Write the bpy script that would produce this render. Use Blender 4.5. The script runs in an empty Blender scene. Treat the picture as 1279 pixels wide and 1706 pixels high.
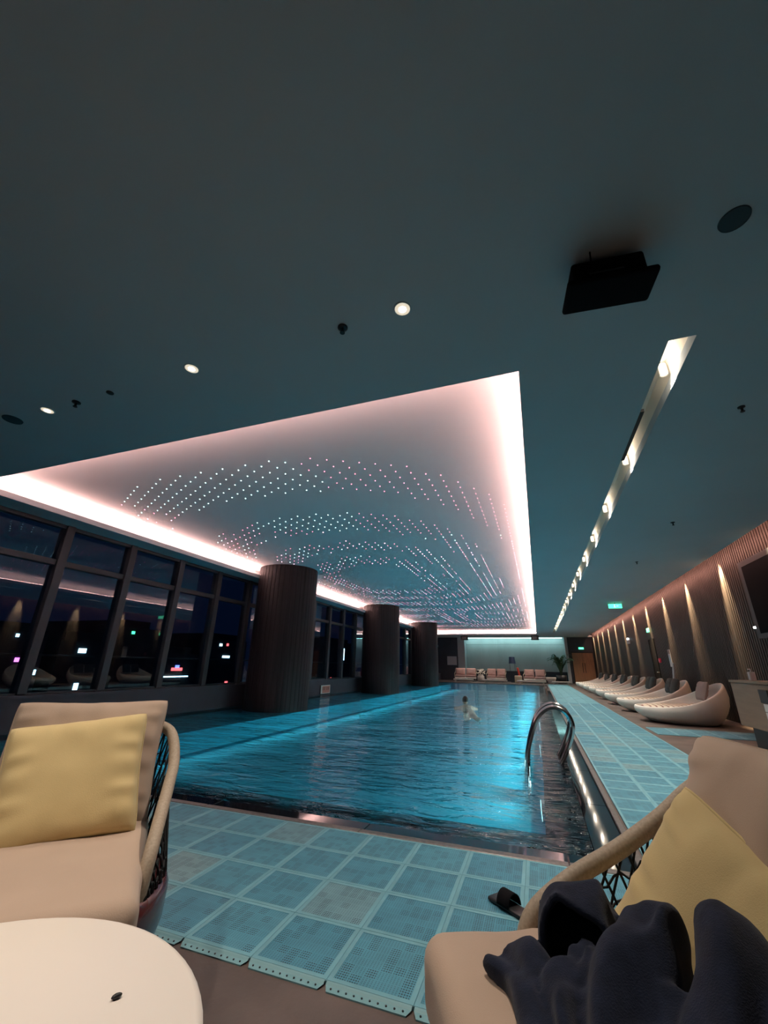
import bpy, bmesh, math, random
from mathutils import Vector, Matrix, noise
random.seed(7)
sc = bpy.context.scene
COL = sc.collection
PI = math.pi

# ------------------------------------------------------------------ camera
CAM_R = ((0.94169258, 0.33596434, 0.01852138), (-0.10257688, 0.33907225, -0.93515132), (-0.32045758, 0.8787252, 0.353764))
# rows: image right / image down / view direction, in world axes (x across the pool, y along it, z up)
cd = bpy.data.cameras.new('camera'); cam = bpy.data.objects.new('camera', cd); COL.objects.link(cam)
cd.sensor_fit = 'HORIZONTAL'; cd.sensor_width = 36.0; cd.lens = 36.0*673.31/1279.0
cd.clip_start = 0.02; cd.clip_end = 600
mw = Matrix.Identity(4)
mw.col[0][:3] = CAM_R[0]; mw.col[1][:3] = [-v for v in CAM_R[1]]; mw.col[2][:3] = [-v for v in CAM_R[2]]
mw.col[3][:3] = (0, 0, 1.012)
cam.matrix_world = mw
sc.camera = cam

# ------------------------------------------------------------------ exposure, world
sc.view_settings.view_transform = 'Standard'; sc.view_settings.look = 'None'
sc.view_settings.gamma = 1.0; sc.view_settings.use_curve_mapping = False
sc.view_settings.exposure = 0.12
sc.cycles.use_denoising = True
sc.cycles.max_bounces = 8; sc.cycles.diffuse_bounces = 4; sc.cycles.glossy_bounces = 4
sc.cycles.transparent_max_bounces = 16; sc.cycles.transmission_bounces = 4
sc.cycles.caustics_reflective = True; sc.cycles.caustics_refractive = False
sc.cycles.sample_clamp_indirect = 4.0; sc.cycles.blur_glossy = 8.0
w = bpy.data.worlds.new('night_sky'); sc.world = w; w.use_nodes = True
bg = w.node_tree.nodes['Background']; bg.inputs[0].default_value = (0.012, 0.03, 0.10, 1); bg.inputs[1].default_value = 0.12

WARM = (1.0, 0.85, 0.70); PINK = (1.0, 0.54, 0.48); COOL = (0.55, 0.92, 1.0)
P_SPOT, P_SLOT, P_WALL, P_POOL, P_COVE, P_NICHE = 140.0, 270.0, 2800.0, 325.0, 62.0, 18.0

def lamp(name, kind, loc, power, color, aim=(0, 0, -1), **kw):
    d = bpy.data.lights.new(name, kind); o = bpy.data.objects.new(name, d); COL.objects.link(o)
    d.energy = power; d.color = color; o.location = loc
    o.rotation_euler = Vector(aim).to_track_quat('-Z', 'Y').to_euler()
    for k, v in kw.items(): setattr(d, k, v)
    return o

# ------------------------------------------------------------------ materials
MATS = {}
def mat(name, color, rough=0.6, metal=0.0, var=0.0, vscale=8.0, bump=0.0, bscale=60.0, emit=None, estr=0.0, spec=0.5, sheen=0.0, stretch=(1, 1, 1), coat=0.0, sample=True):
    m = bpy.data.materials.new(name); m.use_nodes = True; nt = m.node_tree; N = nt.nodes; L = nt.links
    b = N['Principled BSDF']
    b.inputs['Base Color'].default_value = (*color, 1); b.inputs['Roughness'].default_value = rough
    b.inputs['Metallic'].default_value = metal; b.inputs['Specular IOR Level'].default_value = spec
    b.inputs['Sheen Weight'].default_value = sheen; b.inputs['Coat Weight'].default_value = coat
    if var or bump:
        tc = N.new('ShaderNodeTexCoord'); mp = N.new('ShaderNodeMapping'); mp.inputs['Scale'].default_value = stretch
        L.new(tc.outputs['Object'], mp.inputs[0])
    if var:
        n = N.new('ShaderNodeTexNoise'); n.inputs['Scale'].default_value = vscale; n.inputs['Detail'].default_value = 5
        L.new(mp.outputs[0], n.inputs['Vector'])
        r = N.new('ShaderNodeValToRGB'); r.color_ramp.elements[0].position = 0.3; r.color_ramp.elements[1].position = 0.7
        r.color_ramp.elements[0].color = (*[c*(1-var) for c in color], 1); r.color_ramp.elements[1].color = (*[min(1, c*(1+var)) for c in color], 1)
        L.new(n.outputs['Fac'], r.inputs[0]); L.new(r.outputs[0], b.inputs['Base Color'])
    if bump:
        n2 = N.new('ShaderNodeTexNoise'); n2.inputs['Scale'].default_value = bscale; n2.inputs['Detail'].default_value = 4
        L.new(mp.outputs[0], n2.inputs['Vector'])
        bp = N.new('ShaderNodeBump'); bp.inputs['Strength'].default_value = bump; bp.inputs['Distance'].default_value = 0.01
        L.new(n2.outputs['Fac'], bp.inputs['Height']); L.new(bp.outputs[0], b.inputs['Normal'])
    if emit:
        b.inputs['Emission Color'].default_value = (*emit, 1); b.inputs['Emission Strength'].default_value = estr
        if not sample:
            m.cycles.emission_sampling = 'NONE'
    MATS[name] = m
    return m

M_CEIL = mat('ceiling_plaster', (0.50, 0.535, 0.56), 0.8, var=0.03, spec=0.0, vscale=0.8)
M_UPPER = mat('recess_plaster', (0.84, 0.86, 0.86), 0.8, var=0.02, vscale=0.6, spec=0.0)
M_FLOOR = mat('deck_stone', (0.09, 0.069, 0.062), 0.5, var=0.45, vscale=2.2, bump=0.15, bscale=30)
M_GRANITE = mat('black_granite', (0.006, 0.008, 0.012), 0.06, var=0.5, vscale=60, spec=0.6)
M_RIM = mat('grey_granite_rim', (0.11, 0.10, 0.10), 0.35, var=0.3, vscale=40)
M_BASIN = mat('pool_basin_tile', (0.004, 0.285, 0.40), 0.5, var=0.10, vscale=1.2)
M_BENCH = mat('pool_bench_tile', (0.008, 0.30, 0.42), 0.5, var=0.08, vscale=1.2)
M_WALLD = mat('dark_wall', (0.030, 0.036, 0.050), 0.6, var=0.15, vscale=3)
M_WALLBACK = mat('rear_wall', (0.05, 0.06, 0.075), 0.7)
M_WOOD = mat('dark_walnut_slat', (0.032, 0.025, 0.023), 0.5, spec=0.25, var=0.45, vscale=4, stretch=(14, 14, 0.5), bump=0.2, bscale=10)
M_PILLAR = mat('pillar_cladding', (0.015, 0.013, 0.014), 0.6, spec=0.2, var=0.5, vscale=3.0, stretch=(7, 7, 0.15))
M_MULL = mat('mullion_metal', (0.030, 0.038, 0.046), 0.5, 0.2)
M_DOOR = mat('door_veneer', (0.30, 0.165, 0.085), 0.5, var=0.2, vscale=3, stretch=(10, 10, 0.7))
M_BLACK = mat('black_plastic', (0.008, 0.009, 0.012), 0.45)
M_BLACKM = mat('matte_black', (0.006, 0.006, 0.008), 0.9, spec=0.1)
M_DGRILLE = mat('dark_grille', (0.06, 0.085, 0.10), 0.8, spec=0.1)
M_STEEL = mat('stainless_steel', (0.62, 0.60, 0.60), 0.16, 1.0)
M_WHITE = mat('white_laminate', (0.80, 0.74, 0.69), 0.35)
M_TAN = mat('tan_canvas', (0.45, 0.335, 0.26), 0.85, var=0.07, vscale=3, bump=0.12, bscale=420, sheen=0.2)
M_YELLOW = mat('mustard_canvas', (0.66, 0.51, 0.25), 0.85, var=0.05, vscale=4, bump=0.12, bscale=420, sheen=0.2)
M_TUBE = mat('cord_wrapped_tube', (0.36, 0.29, 0.22), 0.6, var=0.15, vscale=1.0, stretch=(160, 160, 160))
M_ROPE = mat('black_rope', (0.010, 0.012, 0.014), 0.75)
M_WINE = mat('wine_red_lacquer', (0.075, 0.010, 0.012), 0.22, coat=0.2)
M_NAVY = mat('navy_terry', (0.010, 0.015, 0.034), 0.95, var=0.3, vscale=40, bump=0.25, bscale=420, sheen=0.10, spec=0.2)
M_SHELL = mat('daybed_shell', (0.80, 0.75, 0.69), 0.5, var=0.05, vscale=3)
M_DPIL = mat('dark_grey_fabric', (0.055, 0.060, 0.060), 0.9)
M_PPIL = mat('mauve_fabric', (0.33, 0.25, 0.235), 0.9)
M_PINKC = mat('dusty_rose_fabric', (0.42, 0.27, 0.25), 0.9, var=0.08, vscale=4)
M_LEAF = mat('leaf_green', (0.03, 0.075, 0.035), 0.5, var=0.4, vscale=6)
M_PAPER = mat('paper', (0.62, 0.60, 0.62), 0.7)
M_OAK = mat('oak_veneer', (0.20, 0.14, 0.095), 0.5, var=0.12, vscale=2, stretch=(1, 1, 10))
M_SKIN = mat('skin', (0.50, 0.30, 0.22), 0.5)
M_HAIR = mat('black_hair', (0.012, 0.010, 0.010), 0.5)
M_PANEL = mat('feature_panel', (0.46, 0.50, 0.50), 0.55, var=0.12, vscale=0.7, stretch=(1.2, 1, 0.5))
M_SLOTIN = mat('slot_white', (0.82, 0.78, 0.70), 0.5)
M_ORANGE = mat('orange_red', (0.55, 0.06, 0.035), 0.6)
M_NAVYSH = mat('navy_shade', (0.010, 0.022, 0.06), 0.6)
M_SIGNW = mat('sign_board', (0.75, 0.62, 0.58), 0.6)
M_SIGNR = mat('sign_red', (0.62, 0.22, 0.17), 0.6)
M_INK = mat('sign_ink', (0.06, 0.03, 0.03), 0.6)
E_COVE = mat('cove_led', (0.8, 0.7, 0.7), 0.5, emit=PINK, estr=P_COVE)
E_SPOT = mat('downlight_glow', (0.8, 0.8, 0.8), 0.5, emit=(1.0, 0.90, 0.70), estr=30)
E_HALO = mat('downlight_halo_glow', (0.8, 0.8, 0.8), 0.5, emit=(1.0, 0.84, 0.62), estr=0.7)  # painted halo round the near downlights; also coats the far lenses
E_SLOT = mat('slot_spot_glow', (0.8, 0.8, 0.8), 0.5, emit=(1.0, 0.90, 0.66), estr=22)
E_STARC = mat('star_cyan', (0.6, 0.8, 0.8), 0.5, emit=(0.62, 1.0, 0.98), estr=7.0, sample=False)
E_STARP = mat('star_pink', (0.8, 0.5, 0.6), 0.5, emit=(1.0, 0.22, 0.36), estr=5.0, sample=False)
E_POOL = mat('pool_lamp_glow', (0.8, 0.9, 0.9), 0.5, emit=(0.5, 0.95, 1.0), estr=3.0, sample=False)
E_GREEN = mat('exit_green', (0.1, 0.5, 0.3), 0.5, emit=(0.08, 0.85, 0.42), estr=2.2)
E_PICTO = mat('exit_white', (0.8, 0.9, 0.9), 0.5, emit=(0.7, 1.0, 0.9), estr=2.0)
E_WHITE = mat('small_white_led', (0.8, 0.8, 0.8), 0.5, emit=(0.9, 0.97, 1.0), estr=3.0, sample=False)
E_CITY = mat('city_window_white', (0.5, 0.5, 0.5), 0.5, emit=(0.65, 0.93, 1.0), estr=5.0, sample=False)
E_CITYR = mat('city_window_red', (0.5, 0.1, 0.1), 0.5, emit=(1.0, 0.10, 0.10), estr=4.0, sample=False)
E_CITYM = mat('city_sign_magenta', (0.5, 0.1, 0.4), 0.5, emit=(1.0, 0.18, 0.75), estr=4.0, sample=False)
E_EXITREFL = mat('exit_reflection_green', (0.1, 0.5, 0.2), 0.5, emit=(0.1, 1.0, 0.4), estr=3.0, sample=False)
E_CITYB = mat('city_sign_blue', (0.1, 0.1, 0.6), 0.5, emit=(0.15, 0.2, 1.0), estr=4.0, sample=False)
M_CITY = mat('city_concrete', (0.035, 0.045, 0.06), 0.8, var=0.3, vscale=0.2)

def mat_water():
    m = bpy.data.materials.new('pool_water'); m.use_nodes = True; nt = m.node_tree; N = nt.nodes; L = nt.links
    N.clear(); out = N.new('ShaderNodeOutputMaterial'); mix = N.new('ShaderNodeMixShader')
    gl = N.new('ShaderNodeBsdfGlossy'); gl.inputs['Roughness'].default_value = 0.02; gl.inputs['Color'].default_value = (1, 1, 1, 1)
    tr = N.new('ShaderNodeBsdfTransparent'); tr.inputs['Color'].default_value = (0.72, 0.93, 0.97, 1)
    fr = N.new('ShaderNodeFresnel'); fr.inputs['IOR'].default_value = 1.33
    tc = N.new('ShaderNodeTexCoord'); mp = N.new('ShaderNodeMapping'); mp.inputs['Scale'].default_value = (0.5, 1.15, 1)
    L.new(tc.outputs['Object'], mp.inputs[0])
    a = N.new('ShaderNodeTexNoise'); a.inputs['Scale'].default_value = 6.5; a.inputs['Detail'].default_value = 3; a.inputs['Distortion'].default_value = 0.6
    b = N.new('ShaderNodeTexNoise'); b.inputs['Scale'].default_value = 1.1; b.inputs['Detail'].default_value = 2
    L.new(mp.outputs[0], a.inputs['Vector']); L.new(mp.outputs[0], b.inputs['Vector'])
    ad = N.new('ShaderNodeMath'); ad.operation = 'MULTIPLY_ADD'; ad.inputs[1].default_value = 2.6
    L.new(b.outputs['Fac'], ad.inputs[0]); L.new(a.outputs['Fac'], ad.inputs[2])
    bp = N.new('ShaderNodeBump'); bp.inputs['Strength'].default_value = 1.0; bp.inputs['Distance'].default_value = 0.036
    L.new(ad.outputs[0], bp.inputs['Height'])
    L.new(bp.outputs[0], gl.inputs['Normal']); L.new(bp.outputs[0], fr.inputs['Normal'])
    L.new(fr.outputs[0], mix.inputs[0]); L.new(tr.outputs[0], mix.inputs[1]); L.new(gl.outputs[0], mix.inputs[2])
    L.new(mix.outputs[0], out.inputs[0]); return m
M_WATER = mat_water()

def mat_glass():
    m = bpy.data.materials.new('window_glass'); m.use_nodes = True; nt = m.node_tree; N = nt.nodes; L = nt.links
    N.clear(); out = N.new('ShaderNodeOutputMaterial'); mix = N.new('ShaderNodeMixShader')
    gl = N.new('ShaderNodeBsdfGlossy'); gl.inputs['Roughness'].default_value = 0.01
    tr = N.new('ShaderNodeBsdfTransparent'); tr.inputs['Color'].default_value = (0.75, 0.85, 0.92, 1)
    lw = N.new('ShaderNodeLayerWeight'); lw.inputs['Blend'].default_value = 0.5
    pw = N.new('ShaderNodeMath'); pw.operation = 'POWER'; pw.inputs[1].default_value = 5.0; L.new(lw.outputs['Facing'], pw.inputs[0])
    fr = N.new('ShaderNodeMath'); fr.operation = 'MULTIPLY_ADD'; fr.inputs[1].default_value = 0.94; fr.inputs[2].default_value = 0.06; L.new(pw.outputs[0], fr.inputs[0])
    L.new(fr.outputs[0], mix.inputs[0]); L.new(tr.outputs[0], mix.inputs[1]); L.new(gl.outputs[0], mix.inputs[2])
    L.new(mix.outputs[0], out.inputs[0]); return m
M_GLASS = mat_glass()

def mat_tile():
    # moulded teal mat tile: plain border, field of 6 x 6 cells of slots whose direction alternates; each tile has its own tint
    m = bpy.data.materials.new('mat_tile_pvc'); m.use_nodes = True; nt = m.node_tree; N = nt.nodes; L = nt.links
    b = N['Principled BSDF']; b.inputs['Roughness'].default_value = 0.5
    tc = N.new('ShaderNodeTexCoord'); sp = N.new('ShaderNodeSeparateXYZ'); L.new(tc.outputs['Object'], sp.inputs[0])
    def mth(op, a, c=None, d=None):
        n = N.new('ShaderNodeMath'); n.operation = op
        for i, v in enumerate((a, c, d)):
            if v is None: continue
            if isinstance(v, (int, float)): n.inputs[i].default_value = v
            else: L.new(v, n.inputs[i])
        return n.outputs[0]
    T = 0.306; inn = 0.135; cell = 2*inn/6
    x, y = sp.outputs[0], sp.outputs[1]
    ax, ay = mth('ABSOLUTE', x), mth('ABSOLUTE', y)
    inside = mth('LESS_THAN', mth('MAXIMUM', ax, ay), inn)
    u = mth('DIVIDE', mth('ADD', x, inn), cell); v = mth('DIVIDE', mth('ADD', y, inn), cell)
    fu, fv = mth('FRACT', u), mth('FRACT', v)
    wn = N.new('ShaderNodeTexWhiteNoise'); wn.noise_dimensions = '3D'
    cb = N.new('ShaderNodeCombineXYZ'); L.new(mth('FLOOR', u), cb.inputs[0]); L.new(mth('FLOOR', v), cb.inputs[1])
    oi = N.new('ShaderNodeObjectInfo'); L.new(mth('MULTIPLY', oi.outputs['Random'], 37.0), cb.inputs[2])
    L.new(cb.outputs[0], wn.inputs['Vector'])
    pick = mth('GREATER_THAN', wn.outputs['Value'], 0.5)
    def lerp(a, c): return mth('ADD', mth('MULTIPLY', a, mth('SUBTRACT', 1.0, pick)), mth('MULTIPLY', c, pick))
    s = lerp(fu, fv); t = lerp(fv, fu)          # slots run along s; four rows across t
    rows = mth('LESS_THAN', mth('ABSOLUTE', mth('SUBTRACT', mth('FRACT', mth('MULTIPLY', t, 4.0)), 0.5)), 0.24)
    cols = mth('LESS_THAN', mth('ABSOLUTE', mth('SUBTRACT', mth('FRACT', mth('MULTIPLY', s, 5.0)), 0.5)), 0.30)
    edge = mth('LESS_THAN', mth('MAXIMUM', mth('ABSOLUTE', mth('SUBTRACT', fu, 0.5)), mth('ABSOLUTE', mth('SUBTRACT', fv, 0.5))), 0.42)
    hole = mth('MULTIPLY', mth('MULTIPLY', rows, cols), mth('MULTIPLY', edge, inside))
    tint = N.new('ShaderNodeValToRGB'); cr = tint.color_ramp
    cr.elements[0].position = 0.0; cr.elements[0].color = (0.060, 0.235, 0.335, 1)
    cr.elements[1].position = 1.0; cr.elements[1].color = (0.17, 0.305, 0.345, 1)
    e = cr.elements.new(0.72); e.color = (0.078, 0.275, 0.37, 1)
    L.new(oi.outputs['Random'], tint.inputs[0])
    mx = N.new('ShaderNodeMix'); mx.data_type = 'RGBA'; L.new(inside, mx.inputs[0])
    mx.inputs[6].default_value = (0.145, 0.345, 0.42, 1); L.new(tint.outputs[0], mx.inputs[7])
    nz = N.new('ShaderNodeTexNoise'); nz.inputs['Scale'].default_value = 9; L.new(tc.outputs['Object'], nz.inputs['Vector'])
    hs = N.new('ShaderNodeHueSaturation'); L.new(mx.outputs[2], hs.inputs['Color'])
    L.new(mth('MULTIPLY_ADD', nz.outputs['Fac'], 0.5, 0.75), hs.inputs['Value'])
    hole_d = mth('MULTIPLY', hole, mth('SUBTRACT', 1.0, mth('MULTIPLY', pick, 0.62)))
    m2 = N.new('ShaderNodeMix'); m2.data_type = 'RGBA'; L.new(hole_d, m2.inputs[0]); L.new(hs.outputs[0], m2.inputs[6]); m2.inputs[7].default_value = (0.010, 0.035, 0.05, 1)
    L.new(m2.outputs[2], b.inputs['Base Color'])
    bp = N.new('ShaderNodeBump'); bp.invert = True; bp.inputs['Distance'].default_value = 0.004; L.new(hole, bp.inputs['Height']); L.new(bp.outputs[0], b.inputs['Normal'])
    return m
M_TILE = mat_tile()
M_MATFAR = mat('mat_far', (0.095, 0.265, 0.33), 0.55, var=0.22, vscale=2.5)
M_EDGE = mat('mat_edging', (0.16, 0.34, 0.39), 0.5)

def mat_stripe():
    m = mat('striped_mattress', (0.7, 0.62, 0.5), 0.9); nt = m.node_tree; N = nt.nodes; L = nt.links
    tc = N.new('ShaderNodeTexCoord'); wv = N.new('ShaderNodeTexWave'); wv.inputs['Scale'].default_value = 3.2; wv.inputs['Distortion'].default_value = 1.5
    wv.bands_direction = 'X'; L.new(tc.outputs['Object'], wv.inputs['Vector'])
    r = N.new('ShaderNodeValToRGB'); r.color_ramp.elements[0].color = (0.20, 0.10, 0.085, 1); r.color_ramp.elements[1].color = (0.62, 0.55, 0.44, 1)
    r.color_ramp.elements[0].position = 0.12; r.color_ramp.elements[1].position = 0.3
    L.new(wv.outputs['Fac'], r.inputs[0]); L.new(r.outputs[0], N['Principled BSDF'].inputs['Base Color']); return m
M_STRIPE = mat_stripe()

# ------------------------------------------------------------------ mesh helpers
class MB:
    def __init__(self): self.v = []; self.f = []
    def add(self, vs, fs):
        o = len(self.v); self.v += [tuple(p) for p in vs]; self.f += [tuple(i+o for i in f) for f in fs]; return self
    def box(self, x0, x1, y0, y1, z0, z1):
        return self.add([(x0, y0, z0), (x1, y0, z0), (x1, y1, z0), (x0, y1, z0), (x0, y0, z1), (x1, y0, z1), (x1, y1, z1), (x0, y1, z1)],
                        [(0, 3, 2, 1), (4, 5, 6, 7), (0, 1, 5, 4), (1, 2, 6, 5), (2, 3, 7, 6), (3, 0, 4, 7)])
    def rbox(self, x0, x1, y0, y1, z0, z1, b=0.01, seg=2):
        bm = bmesh.new(); bmesh.ops.create_cube(bm, size=1)
        for q in bm.verts: q.co = ((x0+x1)/2+q.co.x*(x1-x0), (y0+y1)/2+q.co.y*(y1-y0), (z0+z1)/2+q.co.z*(z1-z0))
        bmesh.ops.bevel(bm, geom=bm.edges[:], offset=b, segments=seg, profile=0.5, affect='EDGES')
        bm.verts.index_update(); self.add([q.co[:] for q in bm.verts], [[q.index for q in f.verts] for f in bm.faces]); bm.free(); return self
    def tube(self, pts, r, n=8, cap=True, closed=False):
        P = [Vector(p) for p in pts]; k = len(P); base = len(self.v); up = None
        R = r if isinstance(r, (list, tuple)) else [r]*k
        for i in range(k):
            if closed: t = P[(i+1) % k]-P[i-1]
            else: t = P[min(i+1, k-1)]-P[max(i-1, 0)]
            t.normalize()
            if up is None: up = t.orthogonal()
            up = (up-t*up.dot(t)).normalized(); s = t.cross(up)
            for j in range(n):
                a = 2*PI*j/n; self.v.append(tuple(P[i]+(up*math.cos(a)+s*math.sin(a))*R[i]))
        for i in range(k if closed else k-1):
            i2 = (i+1) % k
            for j in range(n):
                j2 = (j+1) % n
                self.f.append((base+i*n+j, base+i*n+j2, base+i2*n+j2, base+i2*n+j))
        if cap and not closed:
            self.f.append(tuple(base+j for j in reversed(range(n)))); self.f.append(tuple(base+(k-1)*n+j for j in range(n)))
        return self
    def lathe(self, prof, n=32, c=(0, 0), sx=1.0, sy=1.0, capb=True, capt=True):
        base = len(self.v); k = len(prof)
        for (r, z) in prof:
            for j in range(n):
                a = 2*PI*j/n; self.v.append((c[0]+r*sx*math.cos(a), c[1]+r*sy*math.sin(a), z))
        for i in range(k-1):
            for j in range(n):
                j2 = (j+1) % n; self.f.append((base+i*n+j, base+i*n+j2, base+(i+1)*n+j2, base+(i+1)*n+j))
        if capb: self.f.append(tuple(base+j for j in reversed(range(n))))
        if capt: self.f.append(tuple(base+(k-1)*n+j for j in range(n)))
        return self
    def grid(self, fn, nu, nv, flip=False, wrapu=False):
        base = len(self.v)
        for i in range(nu+1):
            for j in range(nv+1): self.v.append(tuple(fn(i/nu, j/nv)))
        for i in range(nu):
            for j in range(nv):
                q = (base+i*(nv+1)+j, base+(i+1)*(nv+1)+j, base+(i+1)*(nv+1)+j+1, base+i*(nv+1)+j+1)
                self.f.append(q[::-1] if flip else q)
        return self
    def mesh(self, name, m, smooth=False):
        me = bpy.data.meshes.new(name); me.from_pydata(self.v, [], self.f); me.update()
        me.materials.append(m)
        if smooth:
            me.polygons.foreach_set('use_smooth', [True]*len(me.polygons))
        return me
    def build(self, name, m, parent=None, smooth=False, loc=None, angle=None):
        me = self.mesh(name, m, smooth)
        if angle: me.set_sharp_from_angle(angle=angle)
        return link(name, me, parent, loc)
def link(name, me, parent=None, loc=None):
    o = bpy.data.objects.new(name, me); COL.objects.link(o)
    if parent: o.parent = parent
    if loc: o.location = loc
    return o
def tag(o, label=None, cat=None, group=None, kind=None):
    if label: o['label'] = label
    if cat: o['category'] = cat
    if group: o['group'] = group
    if kind: o['kind'] = kind
    return o
def empty(name, loc=(0, 0, 0), rz=0.0, label=None, cat=None, group=None, kind=None):
    o = bpy.data.objects.new(name, None); COL.objects.link(o); o.location = loc; o.rotation_euler = (0, 0, rz); o.empty_display_size = 0.1
    return tag(o, label, cat, group, kind)
def struct(o): o['kind'] = 'structure'; return o
def spline(pts, n=8):
    P = [Vector(p) for p in pts]; out = []
    for i in range(len(P)-1):
        p0, p1, p2, p3 = P[max(i-1, 0)], P[i], P[i+1], P[min(i+2, len(P)-1)]
        for k in range(n):
            t = k/n
            out.append(0.5*((2*p1)+(p2-p0)*t+(2*p0-5*p1+4*p2-p3)*t*t+(3*p1-p0-3*p2+p3)*t**3))
    out.append(P[-1]); return out
def frame(o, origin, xa, ya):
    xa = Vector(xa).normalized(); ya = Vector(ya); ya = (ya-xa*ya.dot(xa)).normalized(); za = xa.cross(ya)
    m = Matrix.Identity(4)
    for i, a in enumerate((xa, ya, za)): m.col[i][:3] = a
    m.col[3][:3] = origin; o.matrix_local = m
def shade_angle(o, a=0.6):
    o.data.polygons.foreach_set('use_smooth', [True]*len(o.data.polygons)); o.data.set_sharp_from_angle(angle=a); return o

# ================================================================== STRUCTURE
H, HC = 3.212, 3.53
CX0, CX1, CY0, CY1 = -7.10, 0.095, 2.80, 31.4       # opening of the lit recess
WX, RX, FY, BY = -7.62, 3.9, 34.5, -3.6             # window plane, right wall, far wall, rear wall
POOLX0, POOLX1, POOLY0, POOLY1 = -7.45, 0.40, 2.95, 29.7
SX0, SX1, SY0, SY1 = 1.112, 1.281, 2.80, 29.6       # ceiling light slot

def holed_plate(xs, ys, holes, z0, z1):
    mb = MB()
    for i in range(len(xs)-1):
        for j in range(len(ys)-1):
            cx, cy = (xs[i]+xs[i+1])/2, (ys[j]+ys[j+1])/2
            if any(h[0] < cx < h[1] and h[2] < cy < h[3] for h in holes): continue
            mb.box(xs[i], xs[i+1], ys[j], ys[j+1], z0, z1)
    return mb
slotR = (3.56, RX, 3.0, 34.0)
ceil = struct(holed_plate([WX-0.3, CX0, CX1, SX0, SX1, slotR[0], RX, RX+0.2], [BY-0.2, SY0, 3.0, SY1, CY1, 34.0, FY+0.9],
      [(CX0, CX1, CY0, CY1), (SX0, SX1, SY0, SY1), slotR], H, H+0.09).build('ceiling', M_CEIL))
# recess above the opening: upper ceiling plus the sides of the light cavity
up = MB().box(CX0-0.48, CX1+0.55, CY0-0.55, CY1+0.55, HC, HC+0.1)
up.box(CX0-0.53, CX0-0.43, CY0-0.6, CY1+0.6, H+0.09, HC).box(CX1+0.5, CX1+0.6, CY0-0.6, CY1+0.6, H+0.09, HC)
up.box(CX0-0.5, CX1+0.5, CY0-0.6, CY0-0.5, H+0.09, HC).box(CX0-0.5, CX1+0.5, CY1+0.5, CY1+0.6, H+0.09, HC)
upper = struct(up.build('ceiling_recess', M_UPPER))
# slot recesses
sl = MB().box(SX0-0.02, SX0, SY0, SY1, H+0.09, H+0.26).box(SX1, SX1+0.02, SY0, SY1, H+0.09, H+0.26).box(SX0-0.02, SX1+0.02, SY0, SY1, H+0.26, H+0.28)
sl.box(SX0-0.02, SX1+0.02, SY0-0.02, SY0, H+0.09, H+0.28).box(SX0-0.02, SX1+0.02, SY1, SY1+0.02, H+0.09, H+0.28)
slot_trim = struct(sl.build('trim_1', M_SLOTIN))
sr = MB().box(slotR[0]-0.02, slotR[0], 3.0, 34.0, H+0.09, H+0.35).box(slotR[0]-0.02, RX, 3.0, 34.0, H+0.35, H+0.37)
struct(sr.build('trim_2', M_CEIL))

floor = MB().box(WX-0.3, RX+0.2, BY-0.2, POOLY0-0.02, -0.3, 0).box(POOLX1+0.02, RX+0.2, POOLY0-0.02, FY+0.2, -0.3, 0)
floor.box(WX-0.3, POOLX1+0.02, POOLY1, FY+0.2, -0.3, 0)
struct(floor.build('floor', M_FLOOR))

# pool: basin, submerged black ledge, coping stones, water
BX0, BX1, BY0_, BY1_ = POOLX0, -0.07, 3.52, POOLY1-0.05
basin = MB(); D = -0.45
basin.add([(BX0, BY0_, D), (BX1, BY0_, D), (BX1, BY1_, D), (BX0, BY1_, D), (BX0, BY0_, -0.05), (BX1, BY0_, -0.05), (BX1, BY1_, -0.05), (BX0, BY1_, -0.05)],
          [(0, 1, 2, 3), (0, 4, 5, 1), (1, 5, 6, 2), (2, 6, 7, 3), (3, 7, 4, 0)])
struct(basin.build('pool_basin', M_BASIN))
struct(MB().box(BX0, -5.72, BY0_, BY1_, D, -0.12).build('pool_bench', M_BENCH))
struct(MB().box(BX0-0.05, POOLX1-0.2, 3.10, 3.52, -0.3, -0.045).box(BX1, POOLX1-0.2, 3.52, BY1_, -0.3, -0.045).build('pool_ledge', M_GRANITE))
coping = struct(empty('pool_coping'))
def stone(x0, x1, y0, y1, z0, z1, m, nm='coping_stone'):
    o = MB().rbox(x0-(x0+x1)/2, (x1-x0)/2, (y0-y1)/2, (y1-y0)/2, z0, z1, 0.004, 1).build(nm, m, coping, loc=((x0+x1)/2, (y0+y1)/2, 0)); return o
y = 3.13
ST = 1.25
x = -7.45
while x < 0.2:
    x1 = min(x+ST, 0.20)
    stone(x, x1-0.003, 2.99, 3.15, -0.3, -0.012, M_GRANITE); x = x1
x = -7.45
while x < 0.40:
    x1 = min(x+ST, 0.44)
    stone(x, x1-0.003, 2.93, 2.987, -0.3, 0.004, M_RIM, 'rim_stone'); x = x1
y = 2.99
while y < 29.6:
    y1 = min(y+ST, POOLY1)
    stone(0.20, 0.398, y, y1-0.003, -0.3, -0.012, M_GRANITE)
    stone(0.40, 0.44, y, y1-0.003, -0.3, 0.006, M_RIM, 'rim_stone'); y = y1
water = MB().add([(POOLX0, 3.15, -0.022), (0.20, 3.15, -0.022), (0.20, POOLY1, -0.022), (POOLX0, POOLY1, -0.022)], [(0, 1, 2, 3)]).build('pool_water', M_WATER)
struct(water)
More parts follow.
